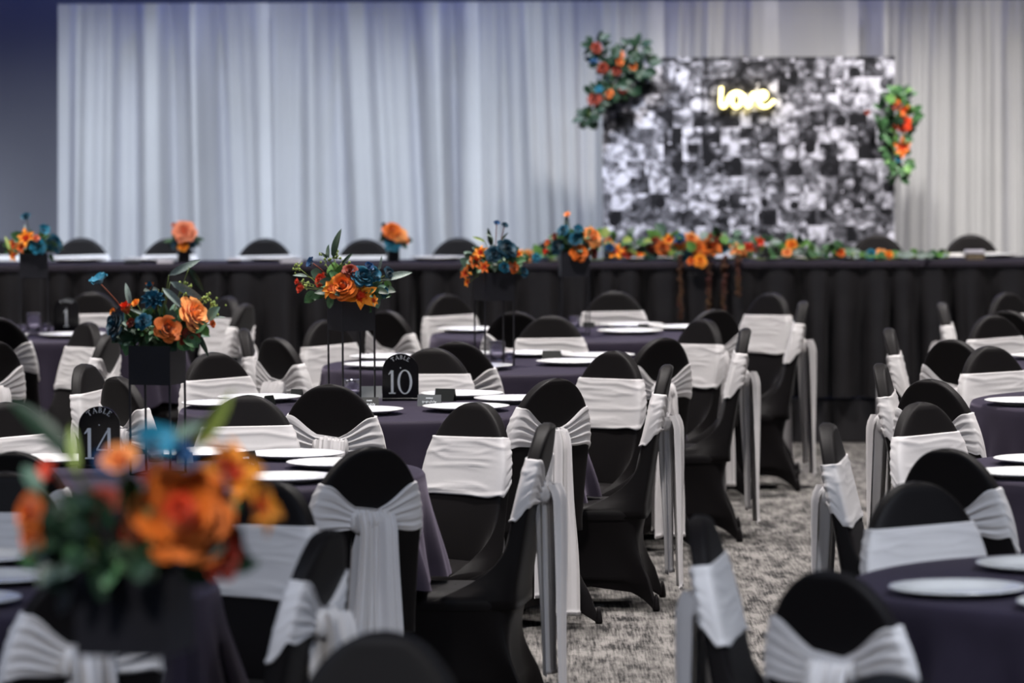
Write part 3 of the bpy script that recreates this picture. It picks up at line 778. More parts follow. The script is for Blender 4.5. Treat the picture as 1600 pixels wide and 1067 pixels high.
def on_table(px, py, z, rmax=.66):
    """point on a round table top, kept within the edge of the nearest table"""
    p = at_z(px, py, z)
    c = min(T.values(), key=lambda q: (q[0]-p.x)**2 + (q[1]-p.y)**2)
    d = Vector((p.x - c[0], p.y - c[1]))
    if d.length > rmax: d = d.normalized() * rmax
    return Vector((c[0] + d.x, c[1] + d.y, z))
def tent_card(px, py, wd, hg, mat, lb, yaw=0, text=True, zt=TZ, pos=None):
    p = Vector((*pos, zt)) if pos else on_table(px, py, zt)
    c = thing('place_card', lb, 'place card', (p.x, p.y, zt), yaw, 'tent place cards')
    d = hg * .42
    V, Fc = [], []
    for s in (-1, 1):
        n = len(V)
        V += [(-wd/2, s*d, 0), (wd/2, s*d, 0), (wd/2, s*.001, hg), (-wd/2, s*.001, hg)]
        V += [(-wd/2, s*(d-.003), 0), (wd/2, s*(d-.003), 0), (wd/2, 0, hg-.003), (-wd/2, 0, hg-.003)]
        Fc += [(n, n+1, n+2, n+3), (n+4, n+7, n+6, n+5), (n, n+4, n+5, n+1), (n+1, n+5, n+6, n+2), (n, n+3, n+7, n+4), (n+3, n+2, n+6, n+7)]
    obj('card', mesh('card', V, Fc, mat, False), c)
    if text:
        V, Fc = [], []
        rg = R(int(px))
        def put(x, v): return (x, -d * (1 - v) - .0012, hg * v)
        # a small printed line and a looping script line
        x = -wd * .14
        for k in range(5):
            w_ = wd * .04; n = len(V)
            V += [put(x, .66), put(x + w_, .66), put(x + w_, .76), put(x, .76)]; Fc.append((n, n+1, n+2, n+3)); x += w_ * 1.5
        pts = [put(lerp(-wd*.3, wd*.3, k/46) + .016*wd*math.sin(k*1.1), .36 + .13*math.sin(k*1.15 + .6*math.sin(k*.37))*(.6 + .5*math.sin(k*.5))) for k in range(47)]
        tube(V, Fc, pts, .0010, 4)
        obj('name_lettering', mesh('name_lettering', V, Fc, 'white_ink', False), c)
tent_card(671, 634, .092, .043, 'card_grey', 'grey tent card with white script before the table ten sign', -.05)
tent_card(695, 622, .082, .050, 'card_black', 'plain black tent card beside the table ten sign', -.35, False, pos=(-0.264, 17.62))
tent_card(577, 637, .075, .042, 'card_black', 'black tent card with white lettering beside the table ten plate', .15, pos=(-0.553, 17.255))
tent_card(580, 622, .085, .048, 'card_grey', 'grey tent card behind the ribbed glass on table ten', .1, False)
tent_card(404, 621, .05, .038, 'card_black', 'small black tent card behind the banded chair at table fourteen', .9, False, pos=(-0.95, 17.455))
tent_card(453, 616, .05, .036, 'card_black', 'small black tent card beside the broad black back at table ten', -.4, False, pos=(-0.86, 17.84))
tent_card(382, 737, .088, .066, 'card_black', 'dark tent card standing slanted between plates on table fourteen', .75)
tent_card(283, 712, .055, .034, 'card_grey', 'small grey card beside the table fourteen glass', .2, False, pos=(-1.085, 14.775))
tent_card(862, 561, .085, .045, 'card_black', 'black tent card between plates in the row behind table ten', .1, False, pos=(0.178, 20.22))
tent_card(919, 506, .06, .028, 'card_black', 'small black card on the table near the garland beside a glass', .1, False, pos=(0.395, 22.985))
tent_card(1000, 511, .055, .035, 'card_black', 'small black card between plates on the table near the garland', .2, False, pos=(0.665, 22.66))

def votive(px, py, r, h, lb, zt=TZ, pos=None):
    p = Vector((*pos, zt)) if pos else on_table(px, py, zt)
    V, Fc = [], []; N = 48; rings = []
    def rg_(rr, z, rib): return [((rr + rib*math.cos(16*2*PI*j/N))*math.cos(2*PI*j/N), (rr + rib*math.cos(16*2*PI*j/N))*math.sin(2*PI*j/N), z) for j in range(N)]
    rings = [rg_(.001, 0, 0), rg_(r*.86, 0, 0), rg_(r*.92, .004, .0012), rg_(r*.96, h*.5, .0018), rg_(r, h*.95, .0018), rg_(r, h, .0008), rg_(r-.004, h, 0), rg_(r-.005, h*.5, 0), rg_(r*.8, .008, 0), rg_(.001, .008, 0)]
    loft(V, Fc, rings, True)
    o = thing('votive_glass', lb, 'glass', (p.x, p.y, zt + .0002), 0, 'ribbed votive glasses')
    obj('glass_cup', mesh('glass_cup', V, Fc, 'glass_lilac'), o)
    V, Fc = [], []
    loft(V, Fc, [[(q*math.cos(2*PI*j/20), q*math.sin(2*PI*j/20), z) for j in range(20)] for q, z in ((.001, .009), (r*.72, .009), (r*.72, h*.38), (.001, h*.38))], True)
    obj('candle', mesh('candle', V, Fc, 'gift_box'), o)
votive(551, 621, .034, .072, 'ribbed clear votive glass under the table ten flower stand')
votive(260, 712, .026, .062, 'small clear glass under the table fourteen flower stand', pos=(-1.185, 14.835))
votive(777, 563, .035, .088, 'ribbed lilac glass on the table behind table ten')
votive(796, 561, .018, .03, 'tiny glass beside the ribbed lilac glass behind table ten')
votive(899, 504, .028, .06, 'lilac glass on the table near the garland', pos=(0.322, 22.98))
votive(53, 518, .036, .095, 'tall lilac glass beside the table one sign')
votive(72, 519, .022, .045, 'short lilac glass between the tall glass and the table one sign')
votive(35, 519, .022, .04, 'short lilac glass beside the table one flower stand')
votive(12, 516, .022, .05, 'short lilac glass at the table one plate')
votive(100, 884, .03, .045, 'blurred clear glass beside the plates behind the blurred flowers')

# small boxes on the head table
def gift(px, py, w_, h, lb, y=.34, mat='card_black', lid=True):
    p = at_d(px, py, DH + y)
    g = thing('favor_box', lb, 'box', (p.x, DH + y, TOPZ), 0, 'favor boxes on the head table')
    obj('box_body', bevel_box('box_body', -w_/2, w_/2, -.05, .05, 0, h*.6, mat, .003), g)
    if lid: obj('lid', bevel_box('lid', -w_/2-.003, w_/2+.003, -.053, .053, h*.6, h, 'gift_box', .003), g)
gift(1523, 396, .10, .055, 'low box with pale lid on the head table beyond the garland tip', .14, 'table_board')
gift(207, 405, .09, .03, 'flat dark box on the head table near the peach rose vase', .15, 'card_black', False)
gift(258, 405, .09, .028, 'flat pale box on the head table beside the peach rose vase', .15, 'gift_box', False)
gift(366, 409, .07, .025, 'small pale-lidded box on the edge between the two small vases', .2)
gift(455, 405, .12, .022, 'flat pale tray box between the second vase and table ten flowers', .15, 'gift_box', False)

# ------------------------------------------------------------------ flowers
def petal_patch(V, Fc, L, W, cup, curl, base, tilt, az, nu=5, nv=6, tipp=0.0, rad0=0.0, ruff=0.0, ph=0.0):
    """one petal: grows from the centre along az, tilted up by tilt, cupped, curled back at the rim"""
    n0 = len(V)
    for i in range(nv):
        t = i / (nv - 1)
        ww = W * (math.sin(PI * min(1, .12 + .80 * t)) ** .7 if tipp == 0 else math.sin(PI * (.08 + .92 * t) ** 1.15 if t < 1 else 0) ** .8 + .02)
        for j in range(nu):
            s = j / (nu - 1) * 2 - 1
            r = rad0 + L * t * math.cos(tilt) * (1 - .12*curl*t*t); zz = base + L * t * math.sin(tilt)
            x = s * ww
            lift = cup * (s*s) * ww
            r -= lift * math.sin(tilt) * .9; zz += lift * math.cos(tilt)
            r += curl * L * .35 * t ** 4; zz -= curl * L * .28 * t ** 4
            zz += ruff * math.sin(5*s + ph) * t * t * W
            V.append((r*math.cos(az) - x*math.sin(az), r*math.sin(az) + x*math.cos(az), zz))
    for i in range(nv - 1):
        for j in range(nu - 1):
            a = n0 + i*nu + j; Fc.append((a, a+1, a+1+nu, a+nu))
def rose_mesh(seed, mats, open_=1.0):
    """nested cups of overlapping petals with rolled rims"""
    rg = R(seed); V, Fc = [], []
    lay = [(2, .055, .30, .2, 1.9), (3, .10, .31, .25, 1.25), (3, .16, .30, .30, 1.15), (4, .225, .265, .38, .95), (5, .30, .20, .55, .78), (5, .385, .12, .70, .72), (6, .45, .03, .75, .62)]
    if open_ > 1.1: lay = lay[:5]
    ksc = .5 / (.45 * 1.08 if open_ <= 1.1 else .345)
    a0 = rg.uniform(0, 6); nu, nv = 9, 7
    for k, (n, r, h, fl, dphi) in enumerate(lay):
        for q in range(n):
            az = a0 + 2*PI*q/n + rg.uniform(-.12, .12); hh = h * rg.uniform(.93, 1.05); rr = r * rg.uniform(.95, 1.05); n0 = len(V); w1 = rg.uniform(-.05, .05)
            for i in range(nv):
                t = i / (nv - 1)
                for j in range(nu):
                    s_ = j / (nu - 1) * 2 - 1
                    rim = 1 - .22 * abs(s_) ** 3 - w1 * s_
                    tt = t * rim
                    ra = rr * (tt ** .55 if t > 0 else .12) * (1 - .10 * (1 - fl)) * (1 + .07 * s_)
                    z = -.16 + (hh + .16) * tt
                    if tt > .72:
                        c = (tt - .72) / .28; ra += c * c * .085 * fl * 1.6; z -= c * c * .06 * fl
                    if k < 3: ra *= 1 - (.62, .40, .22)[k] * tt ** 3
                    a = az + s_ * dphi * (.35 + .65 * min(1, tt * 1.6))
                    V.append((ra*math.cos(a)*ksc, ra*math.sin(a)*ksc, z*ksc*.9))
            for i in range(nv - 1):
                for j in range(nu - 1):
                    b_ = n0 + i*nu + j; Fc.append((b_, b_+1, b_+1+nu, b_+nu))
        a0 += .9
    loft(V, Fc, [[(q_*math.cos(2*PI*j/8 + z_*8)*ksc, q_*math.sin(2*PI*j/8 + z_*8)*ksc, z_*ksc) for j in range(8)] for q_, z_ in ((.12, -.05), (.09, .10), (.05, .20), (.025, .255), (.002, .265))], True)
    return mesh('rose', V, Fc, mats)
def lily_mesh(seed, m1, m2):
    rg = R(seed); V, Fc = [], []
    for q in range(6): petal_patch(V, Fc, .52 * rg.uniform(.85, 1.08), .145, .7, .75, .02 - .02*(q % 2), .62 if q % 2 else .45, 2*PI*q/6 + rg.uniform(-.15, .15), nv=8, tipp=1, ruff=.12, ph=q)
    fm = [1 if (f % 28) < 10 else 0 for f in range(len(Fc))]
    for q in range(5): petal_patch(V, Fc, .22, .075, .6, .2, .05, 1.05, 2*PI*q/5 + .3, tipp=1)
    fm += [1] * (len(Fc) - len(fm))
    return mesh('lily', V, Fc, [m1, m2], True, fm)
def poppy_mesh(seed, m1):
    rg = R(seed); V, Fc = [], []
    for q in range(6): petal_patch(V, Fc, .48, .26, .5, .25, -.03*(q % 2), .62, 2*PI*q/6 + rg.uniform(-.1, .1), ruff=.10, ph=q)
    fm = [0] * len(Fc)
    n = len(Fc)
    loft(V, Fc, [[(r*math.cos(2*PI*j/10), r*math.sin(2*PI*j/10), z) for j in range(10)] for r, z in ((.10, .02), (.11, .07), (.07, .13), (.01, .15))], True)
    fm += [1] * (len(Fc) - n)
    return mesh('poppy', V, Fc, [m1, 'petal_pistil'], True, fm)
def dahlia_mesh(seed, m1):
    rg = R(seed); V, Fc = [], []
    for k, (n, L, tilt) in enumerate(((9, .48, .12), (9, .42, .45), (8, .34, .8))):
        for q in range(n): petal_patch(V, Fc, L, .135, .8, .25, .03*k, tilt, 2*PI*(q + .5*k)/n, nu=4, nv=5, tipp=1)
    fm = [0] * len(Fc); n = len(Fc)
    for q in range(26):
        a = q * 2.4; r = .035 * math.sqrt(q); h = .2
        loft(V, Fc, [[(r*math.cos(a) + s*math.cos(2*PI*j/5), r*math.sin(a) + s*math.sin(2*PI*j/5), z) for j in range(5)] for s, z in ((.012, .05), (.016, h - r*.4), (.004, h + .02 - r*.4))], True)
    fm += [1] * (len(Fc) - n)
    return mesh('dahlia', V, Fc, [m1, 'petal_pistil'], True, fm)
def tulip_mesh(seed, m1, m2):
    rg = R(seed); V, Fc = [], []
    for q in range(3): petal_patch(V, Fc, .75, .26, .9, .15, -.05, 1.25, 2*PI*q/3, nv=7, tipp=1)
    fm = [0] * len(Fc)
    for q in range(3): petal_patch(V, Fc, .70, .24, .9, .25, -.06, 1.1, 2*PI*q/3 + PI/3, nv=7, tipp=1)
    fm += [1] * (len(Fc) - len(fm))
    return mesh('tulip', V, Fc, [m1, m2], True, fm)
FL = {}
def flower(kind, colr):
    k = (kind, colr)
    if k not in FL:
        m1 = 'petal_' + colr
        if kind == 'rose': FL[k] = rose_mesh(hash(colr) % 97 if False else len(FL) + 3, m1)
        elif kind == 'bud': FL[k] = rose_mesh(len(FL) + 50, m1, 1.35)
        elif kind == 'lily': FL[k] = lily_mesh(3, m1, 'petal_red' if colr in ('yellow', 'orange') else m1)
        elif kind == 'poppy': FL[k] = poppy_mesh(4, m1)
        elif kind == 'dahlia': FL[k] = dahlia_mesh(5, m1)
        elif kind == 'tulip': FL[k] = tulip_mesh(6, m1, 'petal_orange')
    return FL[k]
def leaf_mesh(name, W, bend, mat, fold=.25, wave=0.0):
    V, Fc = [], []; nv, nu = 8, 5
    for i in range(nv):
        t = i / (nv - 1); ww = W * (math.sin(PI * t ** .8) ** .75 if 0 < t < 1 else 0) + .004
        for j in range(nu):
            s = j / (nu - 1) * 2 - 1
            V.append((s * ww, t - .12 * bend * t * t, -bend * .55 * t * t + fold * abs(s) * ww + wave * math.sin(t * 9 + s)))
    for i in range(nv - 1):
        for j in range(nu - 1):
            a = i*nu + j; Fc.append((a, a+1, a+1+nu, a+nu))
    return mesh(name, V, Fc, mat)
LM = {}
for mt in LEAF:
    LM[mt] = [leaf_mesh('leaf', .34, .35, mt), leaf_mesh('leaf', .26, .6, mt), leaf_mesh('leaf', .40, .2, mt)]
    LM[mt + '_long'] = [leaf_mesh('long_leaf', .12, .5, mt, .35), leaf_mesh('long_leaf', .10, .9, mt, .3, .015)]
def orient(zdir, yhint):
    z = Vector(zdir).normalized(); y = Vector(yhint) - z * Vector(yhint).dot(z)
    if y.length < 1e-4: y = z.orthogonal()
    y.normalize(); x = y.cross(z)
    return Matrix((x, y, z)).transposed()
def put_flower(root, kind, colr, p, size, face, spin):
    """p in root space"""
    m = orient(face, (math.cos(spin), 0.2, math.sin(spin)))
    o = obj({'bud': 'rose_bud'}.get(kind, kind), flower(kind, colr), root, mat=Matrix.Translation(p) @ m.to_4x4() @ Matrix.Diagonal((size, size, size, 1)))
    return o
def put_leaf(root, mt, base, tip, rg, face=None):
    base = Vector(base); tip = Vector(tip); L = (tip - base).length
    f = Vector(face) if face else Vector((rg.uniform(-.6, .6), -1, rg.uniform(-.2, 1.0)))
    y = (tip - base).normalized(); z = f - y * f.dot(y)
    if z.length < 1e-3: z = y.orthogonal()
    z.normalize(); x = y.cross(z)
    m = Matrix((x, y, z)).transposed().to_4x4()
    obj('long_leaf' if mt.endswith('_long') else 'leaf', rg.choice(LM[mt]), root, mat=Matrix.Translation(base) @ m @ Matrix.Diagonal((L, L, L, 1)))
def stem(root, a, b, r=.0022, mat='stem_green', bow=.02):
    a, b = Vector(a), Vector(b); V, Fc = [], []
    mid = (a + b) / 2 + Vector((0, .3*bow, bow))
    pts = [a*(1-t)**2 + mid*2*t*(1-t) + b*t*t for t in [k/6 for k in range(7)]]
    tube(V, Fc, pts, r, 5); obj('stem', mesh('stem', V, Fc, mat), root)
def sprig(root, base, tip, rg, mat='leaf_lime'):
    """filler twig with a head of small bud-like leaflets"""
    V, Fc = [], []; base, tip = Vector(base), Vector(tip)
    tube(V, Fc, [base, (base+tip)/2 + Vector((0, 0, .01)), tip], .0012, 4)
    for k in range(14):
        c = tip + Vector((rg.gauss(0, .012), rg.gauss(0, .012), rg.gauss(0, .012))); r = rg.uniform(.003, .006)
        loft(V, Fc, [[tuple(c + Vector((q*math.cos(2*PI*j/5), q*math.sin(2*PI*j/5), z))) for j in range(5)] for q, z in ((.001, -r), (r, -.2*r), (r*.8, .6*r), (.001, r*1.2))], True)
    obj('filler_sprig', mesh('filler_sprig', V, Fc, mat), root)

BOXW, BOXH, LEGH = .142, .125, .290
def flower_stand(tx, D, yaw, lb, scale=1.0):
    s = thing('flower_stand', lb, 'flower stand', (tx, D, TZ + .0003), yaw, 'tall black centrepiece stands')
    w_ = BOXW / 2 * scale; lh = LEGH; bh = BOXH * scale
    V, Fc = [], []
    # open-topped box with wall thickness
    loft(V, Fc, [[(-a, -a, z), (a, -a, z), (a, a, z), (-a, a, z)] for a, z in ((w_, lh), (w_, lh + bh), (w_ - .004, lh + bh), (w_ - .004, lh + .01))], True, True, True)
    obj('planter_box', mesh('planter_box', V, Fc, 'black_metal', False), s)
    for sx in (-1, 1):
        for sy in (-1, 1): obj('leg', box_mesh('leg', sx*(w_-.003)-.003, sx*(w_-.003)+.003, sy*(w_-.003)-.003, sy*(w_-.003)+.003, 0, lh + .002, 'black_metal'), s)
    V, Fc = [], []
    for q in (-1, 1):
        bx(V, Fc, -w_, w_, q*(w_-.003)-.003, q*(w_-.003)+.003, 0, .005); bx(V, Fc, q*(w_-.003)-.003, q*(w_-.003)+.003, -w_, w_, 0, .005)
    obj('base_frame', mesh('base_frame', V, Fc, 'black_metal', False), s)
    return s
def arrangement(lb, cxp, cyp, D, flowers, longs, nleaf, seed, spread, top_z, sprigs=(), width=.14, fine=True, leafmats=('leaf', 'leaf', 'leaf_sage', 'leaf_dark')):
    """flowers given by where they sit in the bunch: (kind, colour, px, py, diameter px)"""
    rg = R(seed); c0 = at_d(cxp, cyp, D); s_ = F / D
    root = thing('flower_arrangement', lb, 'flowers', (c0.x, D, top_z), 0, 'orange and teal flower arrangements')
    def loc(px, py, dy=0.0):
        p = at_d(px, py, D + dy); return Vector((p.x - c0.x, dy, p.z - top_z))
    # foam and moss in the box
    V, Fc = [], []
    loft(V, Fc, [[(r*math.cos(2*PI*j/16), r*math.sin(2*PI*j/16), z) for j in range(16)] for r, z in ((.055, -.03), (.062, .0), (.052, .035), (.025, .055), (.002, .06))], True)
    obj('moss_bed', mesh('moss_bed', V, Fc, 'moss'), root, scale=(width / .14, width / .14, 1))
    for k, fl in enumerate(flowers):
        kind, colr, px, py, dia = fl[:5]
        sz = dia / s_
        lx = (px - cxp) / s_
        dy = fl[5] if len(fl) > 5 else -max(0, (spread ** 2 - lx ** 2)) ** .5 * rg.uniform(.65, .9) - .030
        p = loc(px, py, dy)
        face = fl[6] if len(fl) > 6 else (p.x * 2.2, -.22 + rg.uniform(-.03, .03), max(.02, p.z) * .9 + .06)
        put_flower(root, kind, colr, p, sz, face, rg.uniform(0, 6))
        stem(root, (p.x*.2, p.y*.25, .012), p - Vector(face).normalized() * sz * .08, .0022, 'stem_rust' if kind == 'poppy' else 'stem_green', rg.uniform(.0, .03))
    for mt, x0, y0, x1, y1 in longs:
        dy = rg.uniform(-.06, .02); put_leaf(root, mt, loc(x0, y0, dy), loc(x1, y1, dy + rg.uniform(-.03, .03)), rg)
        b = loc(x0, y0, dy); stem(root, (b.x*.2, b.y*.3, .012), b, .0014)
    for x0, y0 in sprigs:
        p = loc(x0, y0, rg.uniform(-.05, .02)); sprig(root, (p.x*.4, p.y*.5, .0), p, rg)
    for k in range(nleaf):
        a = rg.uniform(0, 2*PI); el = rg.uniform(-.45, 1.1)
        if k % 3: a = -abs(a - PI) if k % 2 else a
        r = spread * rg.uniform(.5, 1.0)
        b = Vector((r*math.cos(a)*math.cos(el)*1.15, r*math.sin(a)*math.cos(el)*.9, .03 + r*math.sin(el)*.62))
        if b.y > .05: b.y *= .6
        L = rg.uniform(.042, .068)
        d = Vector((b.x, b.y, (b.z - .02) * 1.2 + rg.uniform(-.06, .06))).normalized() + Vector((rg.uniform(-.5, .5), rg.uniform(-.3, .3), rg.uniform(-.5, .3)))
        tip = b + d.normalized() * L
        if math.hypot(b.x, b.y) < width * .82: b.z = max(b.z, .022)
        if math.hypot(tip.x, tip.y) < width * .82: tip.z = max(tip.z, .022)
        put_leaf(root, rg.choice(leafmats), b, tip, rg)
    return root

# --- table fourteen (sharp)
D14 = 14.35; p = at_d(246, 600, D14)
flower_stand(p.x, D14, -.29, 'black box stand on four thin legs on table fourteen')
tz = TZ + LEGH + BOXH
arrangement('orange roses and teal flowers with eucalyptus on the table fourteen stand', 246, 545, D14,
  [('rose', 'peach', 303, 491, 58), ('rose', 'burnt', 262, 514, 44), ('rose', 'teal', 224, 502, 28), ('rose', 'tealdark', 181, 506, 48, -.05, (-.9, -.5, .3)), ('dahlia', 'teal', 239, 469, 40),
   ('tulip', 'teal', 235, 452, 22), ('poppy', 'tealb', 157, 442, 38, -.03, (-.35, -.35, .8)), ('tulip', 'red', 199, 489, 30, -.08, (-.2, -.6, .8)), ('bud', 'yellow', 177, 487, 12), ('bud', 'yellow', 213, 474, 14, .0),
   ('rose', 'rust', 297, 526, 36, -.05, (.6, -.7, -.4)), ('bud', 'orange', 330, 506, 14, .0), ('bud', 'rust', 206, 505, 16, -.08)],
  [('leaf_grey_long', 264, 430, 312, 404), ('leaf_grey_long', 266, 440, 320, 468), ('leaf_grey_long', 254, 450, 292, 482), ('leaf_grey_long', 248, 452, 212, 450), ('leaf_dark_long', 296, 418, 320, 460), ('leaf_grey_long', 203, 478, 197, 440),
   ('leaf_dark_long', 306, 520, 331, 556), ('leaf_grey_long', 334, 497, 352, 492), ('leaf_grey_long', 226, 492, 204, 480), ('leaf_sage', 258, 500, 254, 474), ('leaf_sage', 272, 500, 270, 472), ('leaf_sage', 232, 492, 240, 480), ('leaf_sage', 214, 520, 206, 498),
   ('leaf', 228, 513, 229, 534), ('leaf', 234, 512, 252, 530), ('leaf', 258, 530, 240, 552), ('leaf_sage', 276, 524, 283, 538), ('leaf', 300, 520, 322, 500), ('leaf_sage', 325, 500, 340, 478), ('leaf_fresh', 315, 508, 326, 526), ('leaf', 205, 520, 188, 545), ('leaf', 200, 530, 198, 556), ('leaf', 212, 522, 204, 545)],
  85, 14, .108, tz, [(325, 464), (334, 476), (283, 450), (290, 452)])
# --- table ten
D10 = 17.48; p = at_d(549, 525, D10)
flower_stand(p.x, D10, .46, 'black box stand on four thin legs on table ten')
arrangement('orange lily, roses and teal flowers on the table ten stand', 549, 478, D10,
  [('rose', 'orange', 536, 447, 46), ('lily', 'yellow', 520, 452, 34), ('lily', 'yellow', 562, 463, 52, -.09, (.15, -1, .25)), ('rose', 'teal', 566, 432, 38), ('rose', 'teal', 584, 428, 28), ('bud', 'blue', 576, 417, 16), ('rose', 'rust', 547, 423, 24),
   ('rose', 'red', 500, 437, 22), ('bud', 'red', 471, 450, 18, -.02), ('bud', 'red', 465, 440, 11, -.02), ('poppy', 'blue', 488, 411, 22), ('rose', 'tealdark', 608, 427, 22, .01), ('rose', 'teal', 600, 455, 22), ('lily', 'yellow', 582, 470, 20)],
  [('leaf_dark_long', 521, 404, 527, 353), ('leaf_dark_long', 514, 404, 507, 375), ('leaf_dark_long', 512, 404, 500, 393), ('leaf_dark_long', 534, 414, 549, 394), ('leaf_grey_long', 598, 437, 645, 421), ('leaf_grey_long', 590, 424, 600, 404), ('leaf_grey_long', 480, 432, 456, 426),
   ('leaf', 530, 460, 528, 478), ('leaf', 518, 463, 513, 484), ('leaf', 496, 458, 474, 472), ('leaf_sage', 505, 430, 482, 425), ('leaf', 566, 474, 580, 488), ('leaf_fresh', 600, 440, 616, 452), ('leaf_fresh', 524, 436, 520, 408), ('leaf_fresh', 530, 436, 536, 412), ('leaf_grey_long', 514, 450, 502, 434)],
  80, 10, .108, tz, [(465, 417), (505, 404), (522, 402), (540, 412), (478, 445)])
# --- table behind table ten
D6 = 19.9; p = at_d(772, 475, D6)
flower_stand(p.x, D6, .35, 'black box stand on the table behind table ten')
arrangement('teal roses with a drooping orange orchid cluster behind table ten', 772, 432, D6,
  [('lily', 'yellow', 752, 396, 26), ('lily', 'orange', 745, 410, 30), ('lily', 'yellow', 737, 420, 26), ('lily', 'orange', 729, 428, 22), ('lily', 'yellow', 732, 441, 16), ('lily', 'orange', 758, 418, 22), ('rose', 'tealdark', 792, 388, 34), ('rose', 'tealdark', 772, 397, 28),
   ('rose', 'teal', 788, 418, 18), ('rose', 'burnt', 802, 417, 22), ('lily', 'yellow', 809, 399, 20), ('dahlia', 'teal', 818, 426, 20), ('poppy', 'blue', 776, 350, 13, .0), ('poppy', 'tealdark', 788, 354, 15, .0)],
  [('leaf_dark_long', 768, 385, 762, 356), ('leaf_grey_long', 776, 390, 788, 372), ('leaf_grey_long', 770, 372, 760, 362), ('leaf_dark_long', 784, 376, 792, 360), ('leaf_lime_long', 758, 378, 738, 366), ('leaf_dark', 752, 396, 738, 380), ('leaf_fresh', 775, 420, 772, 438), ('leaf_fresh', 788, 428, 792, 446)],
  64, 6, .10, tz)
# --- table nearest the garland
D2 = 22.35; p = at_d(897, 440, D2)
flower_stand(p.x, D2, .1, 'black box stand on the table closest to the garland')
arrangement('peach rose and teal flowers on the table closest to the garland', 897, 400, D2,
  [('rose', 'tealdark', 870, 386, 26), ('rose', 'teal', 880, 360, 20), ('poppy', 'teal', 903, 360, 20), ('rose', 'teal', 899, 373, 22), ('rose', 'peach', 926, 371, 34), ('rose', 'orange', 905, 395, 28), ('rose', 'rust', 927, 395, 18), ('bud', 'orange', 857, 381, 13), ('bud', 'red', 855, 393, 14), ('bud', 'peach', 887, 336, 11, .0), ('bud', 'rust', 868, 370, 12)],
  [('leaf_dark_long', 915, 362, 924, 343), ('leaf_dark_long', 886, 362, 882, 334), ('leaf_sage', 890, 380, 884, 366), ('leaf', 900, 410, 903, 420)],
  60, 2, .095, tz)
# --- table 1
D1 = 22.5; p = at_d(53, 443, D1)
flower_stand(p.x, D1, .1, 'black box stand on table one')
arrangement('teal roses and orange lilies on the table one stand', 53, 404, D1,
  [('lily', 'yellow', 42, 374, 32), ('lily', 'orange', 22, 384, 24), ('lily', 'yellow', 24, 399, 22), ('lily', 'orange', 34, 388, 20), ('rose', 'tealb', 59, 385, 27), ('rose', 'teal', 85, 380, 30), ('poppy', 'tealb', 68, 361, 24), ('bud', 'teal', 41, 340, 16, .0), ('bud', 'coral', 56, 373, 12)],
  [('leaf_lime_long', 16, 392, 8, 366), ('leaf_grey_long', 40, 358, 37, 346), ('leaf', 80, 396, 80, 412), ('leaf_dark', 30, 370, 24, 360)],
  60, 1, .095, tz)
# --- big blurred arrangement
D0 = 7.5; p = at_d(212, 1000, D0)
flower_stand(p.x, D0, -.24, 'large blurred black box stand before all the tables', 1.12)
arrangement('large blurred arrangement of orange roses and dark leaves', 212, 880, D0,
  [('rose', 'orange', 285, 805, 150, -.10, (.2, -1, .3)), ('rose', 'red', 282, 795, 46, -.16, (.2, -1, .3)), ('lily', 'yellow', 348, 745, 130), ('lily', 'yellow', 392, 792, 105), ('rose', 'red', 340, 856, 100), ('rose', 'orange', 47, 800, 66, -.04, (-.8, -.6, .2)), ('rose', 'orange', 50, 840, 56, -.04, (-.8, -.6, 0)), ('poppy', 'red', 80, 740, 52, -.02),
   ('rose', 'rust', 158, 785, 56, -.04), ('poppy', 'tealb', 240, 700, 84), ('poppy', 'blue', 275, 715, 66), ('bud', 'peach', 187, 722, 56), ('poppy', 'blue', 180, 728, 70, .0), ('rose', 'rust', 205, 830, 50, -.03), ('rose', 'rust', 250, 745, 56, .0), ('rose', 'rust', 355, 840, 70, .0)],
  [('leaf_grey_long', 110, 905, 84, 985), ('leaf_lime_long', 300, 700, 372, 618), ('leaf_sage', 60, 770, 40, 720), ('leaf_dark_long', 110, 720, 20, 600), ('leaf_dark_long', 90, 700, 60, 640), ('leaf_lime_long', 120, 740, 105, 660), ('leaf_sage_long', 250, 700, 315, 650), ('leaf_sage', 235, 870, 228, 832), ('leaf', 200, 800, 206, 740), ('leaf', 150, 860, 120, 810), ('leaf_dark', 140, 840, 100, 870), ('leaf', 110, 880, 100, 840), ('leaf_dark', 170, 800, 130, 760)],
  90, 77, .150, TZ + LEGH + BOXH * 1.12, (), .16, leafmats=('leaf_dark', 'leaf_dark', 'leaf', 'leaf_dark'))

# --- small vases on the head table
def vase(px, lb, flowers, seed):
    D = DH + .3; p = at_d(px, 405, D)
    v = thing('vase', 'small black square vase on the head table ' + lb, 'vase', (p.x, D, TOPZ + .0003), .2)
    V, Fc = [], []; a = .032
    loft(V, Fc, [[(-q, -q, z), (q, -q, z), (q, q, z), (-q, q, z)] for q, z in ((a, 0), (a, .095), (a-.004, .095), (a-.004, .01))], True, True, True)
    obj('vase_body', mesh('vase_body', V, Fc, 'black_metal', False), v)
    return arrangement('small bouquet in the vase ' + lb, px, 384, D, flowers, [], 22, seed, .055, TOPZ + .095, (), .06, leafmats=('leaf_dark', 'leaf_sage', 'leaf'))
vase(287, 'with the peach rose', [('rose', 'coral', 288, 362, 36), ('rose', 'tealdark', 276, 381, 18), ('rose', 'tealdark', 300, 380, 16), ('bud', 'yellow', 286, 385, 18), ('bud', 'orange', 272, 352, 8, .0)], 201)
vase(614, 'with the orange and teal roses', [('rose', 'orange', 612, 360, 28), ('rose', 'peach', 622, 366, 28), ('rose', 'orange', 630, 374, 20), ('rose', 'tealb', 613, 380, 26), ('bud', 'tealdark', 600, 352, 8)], 202)

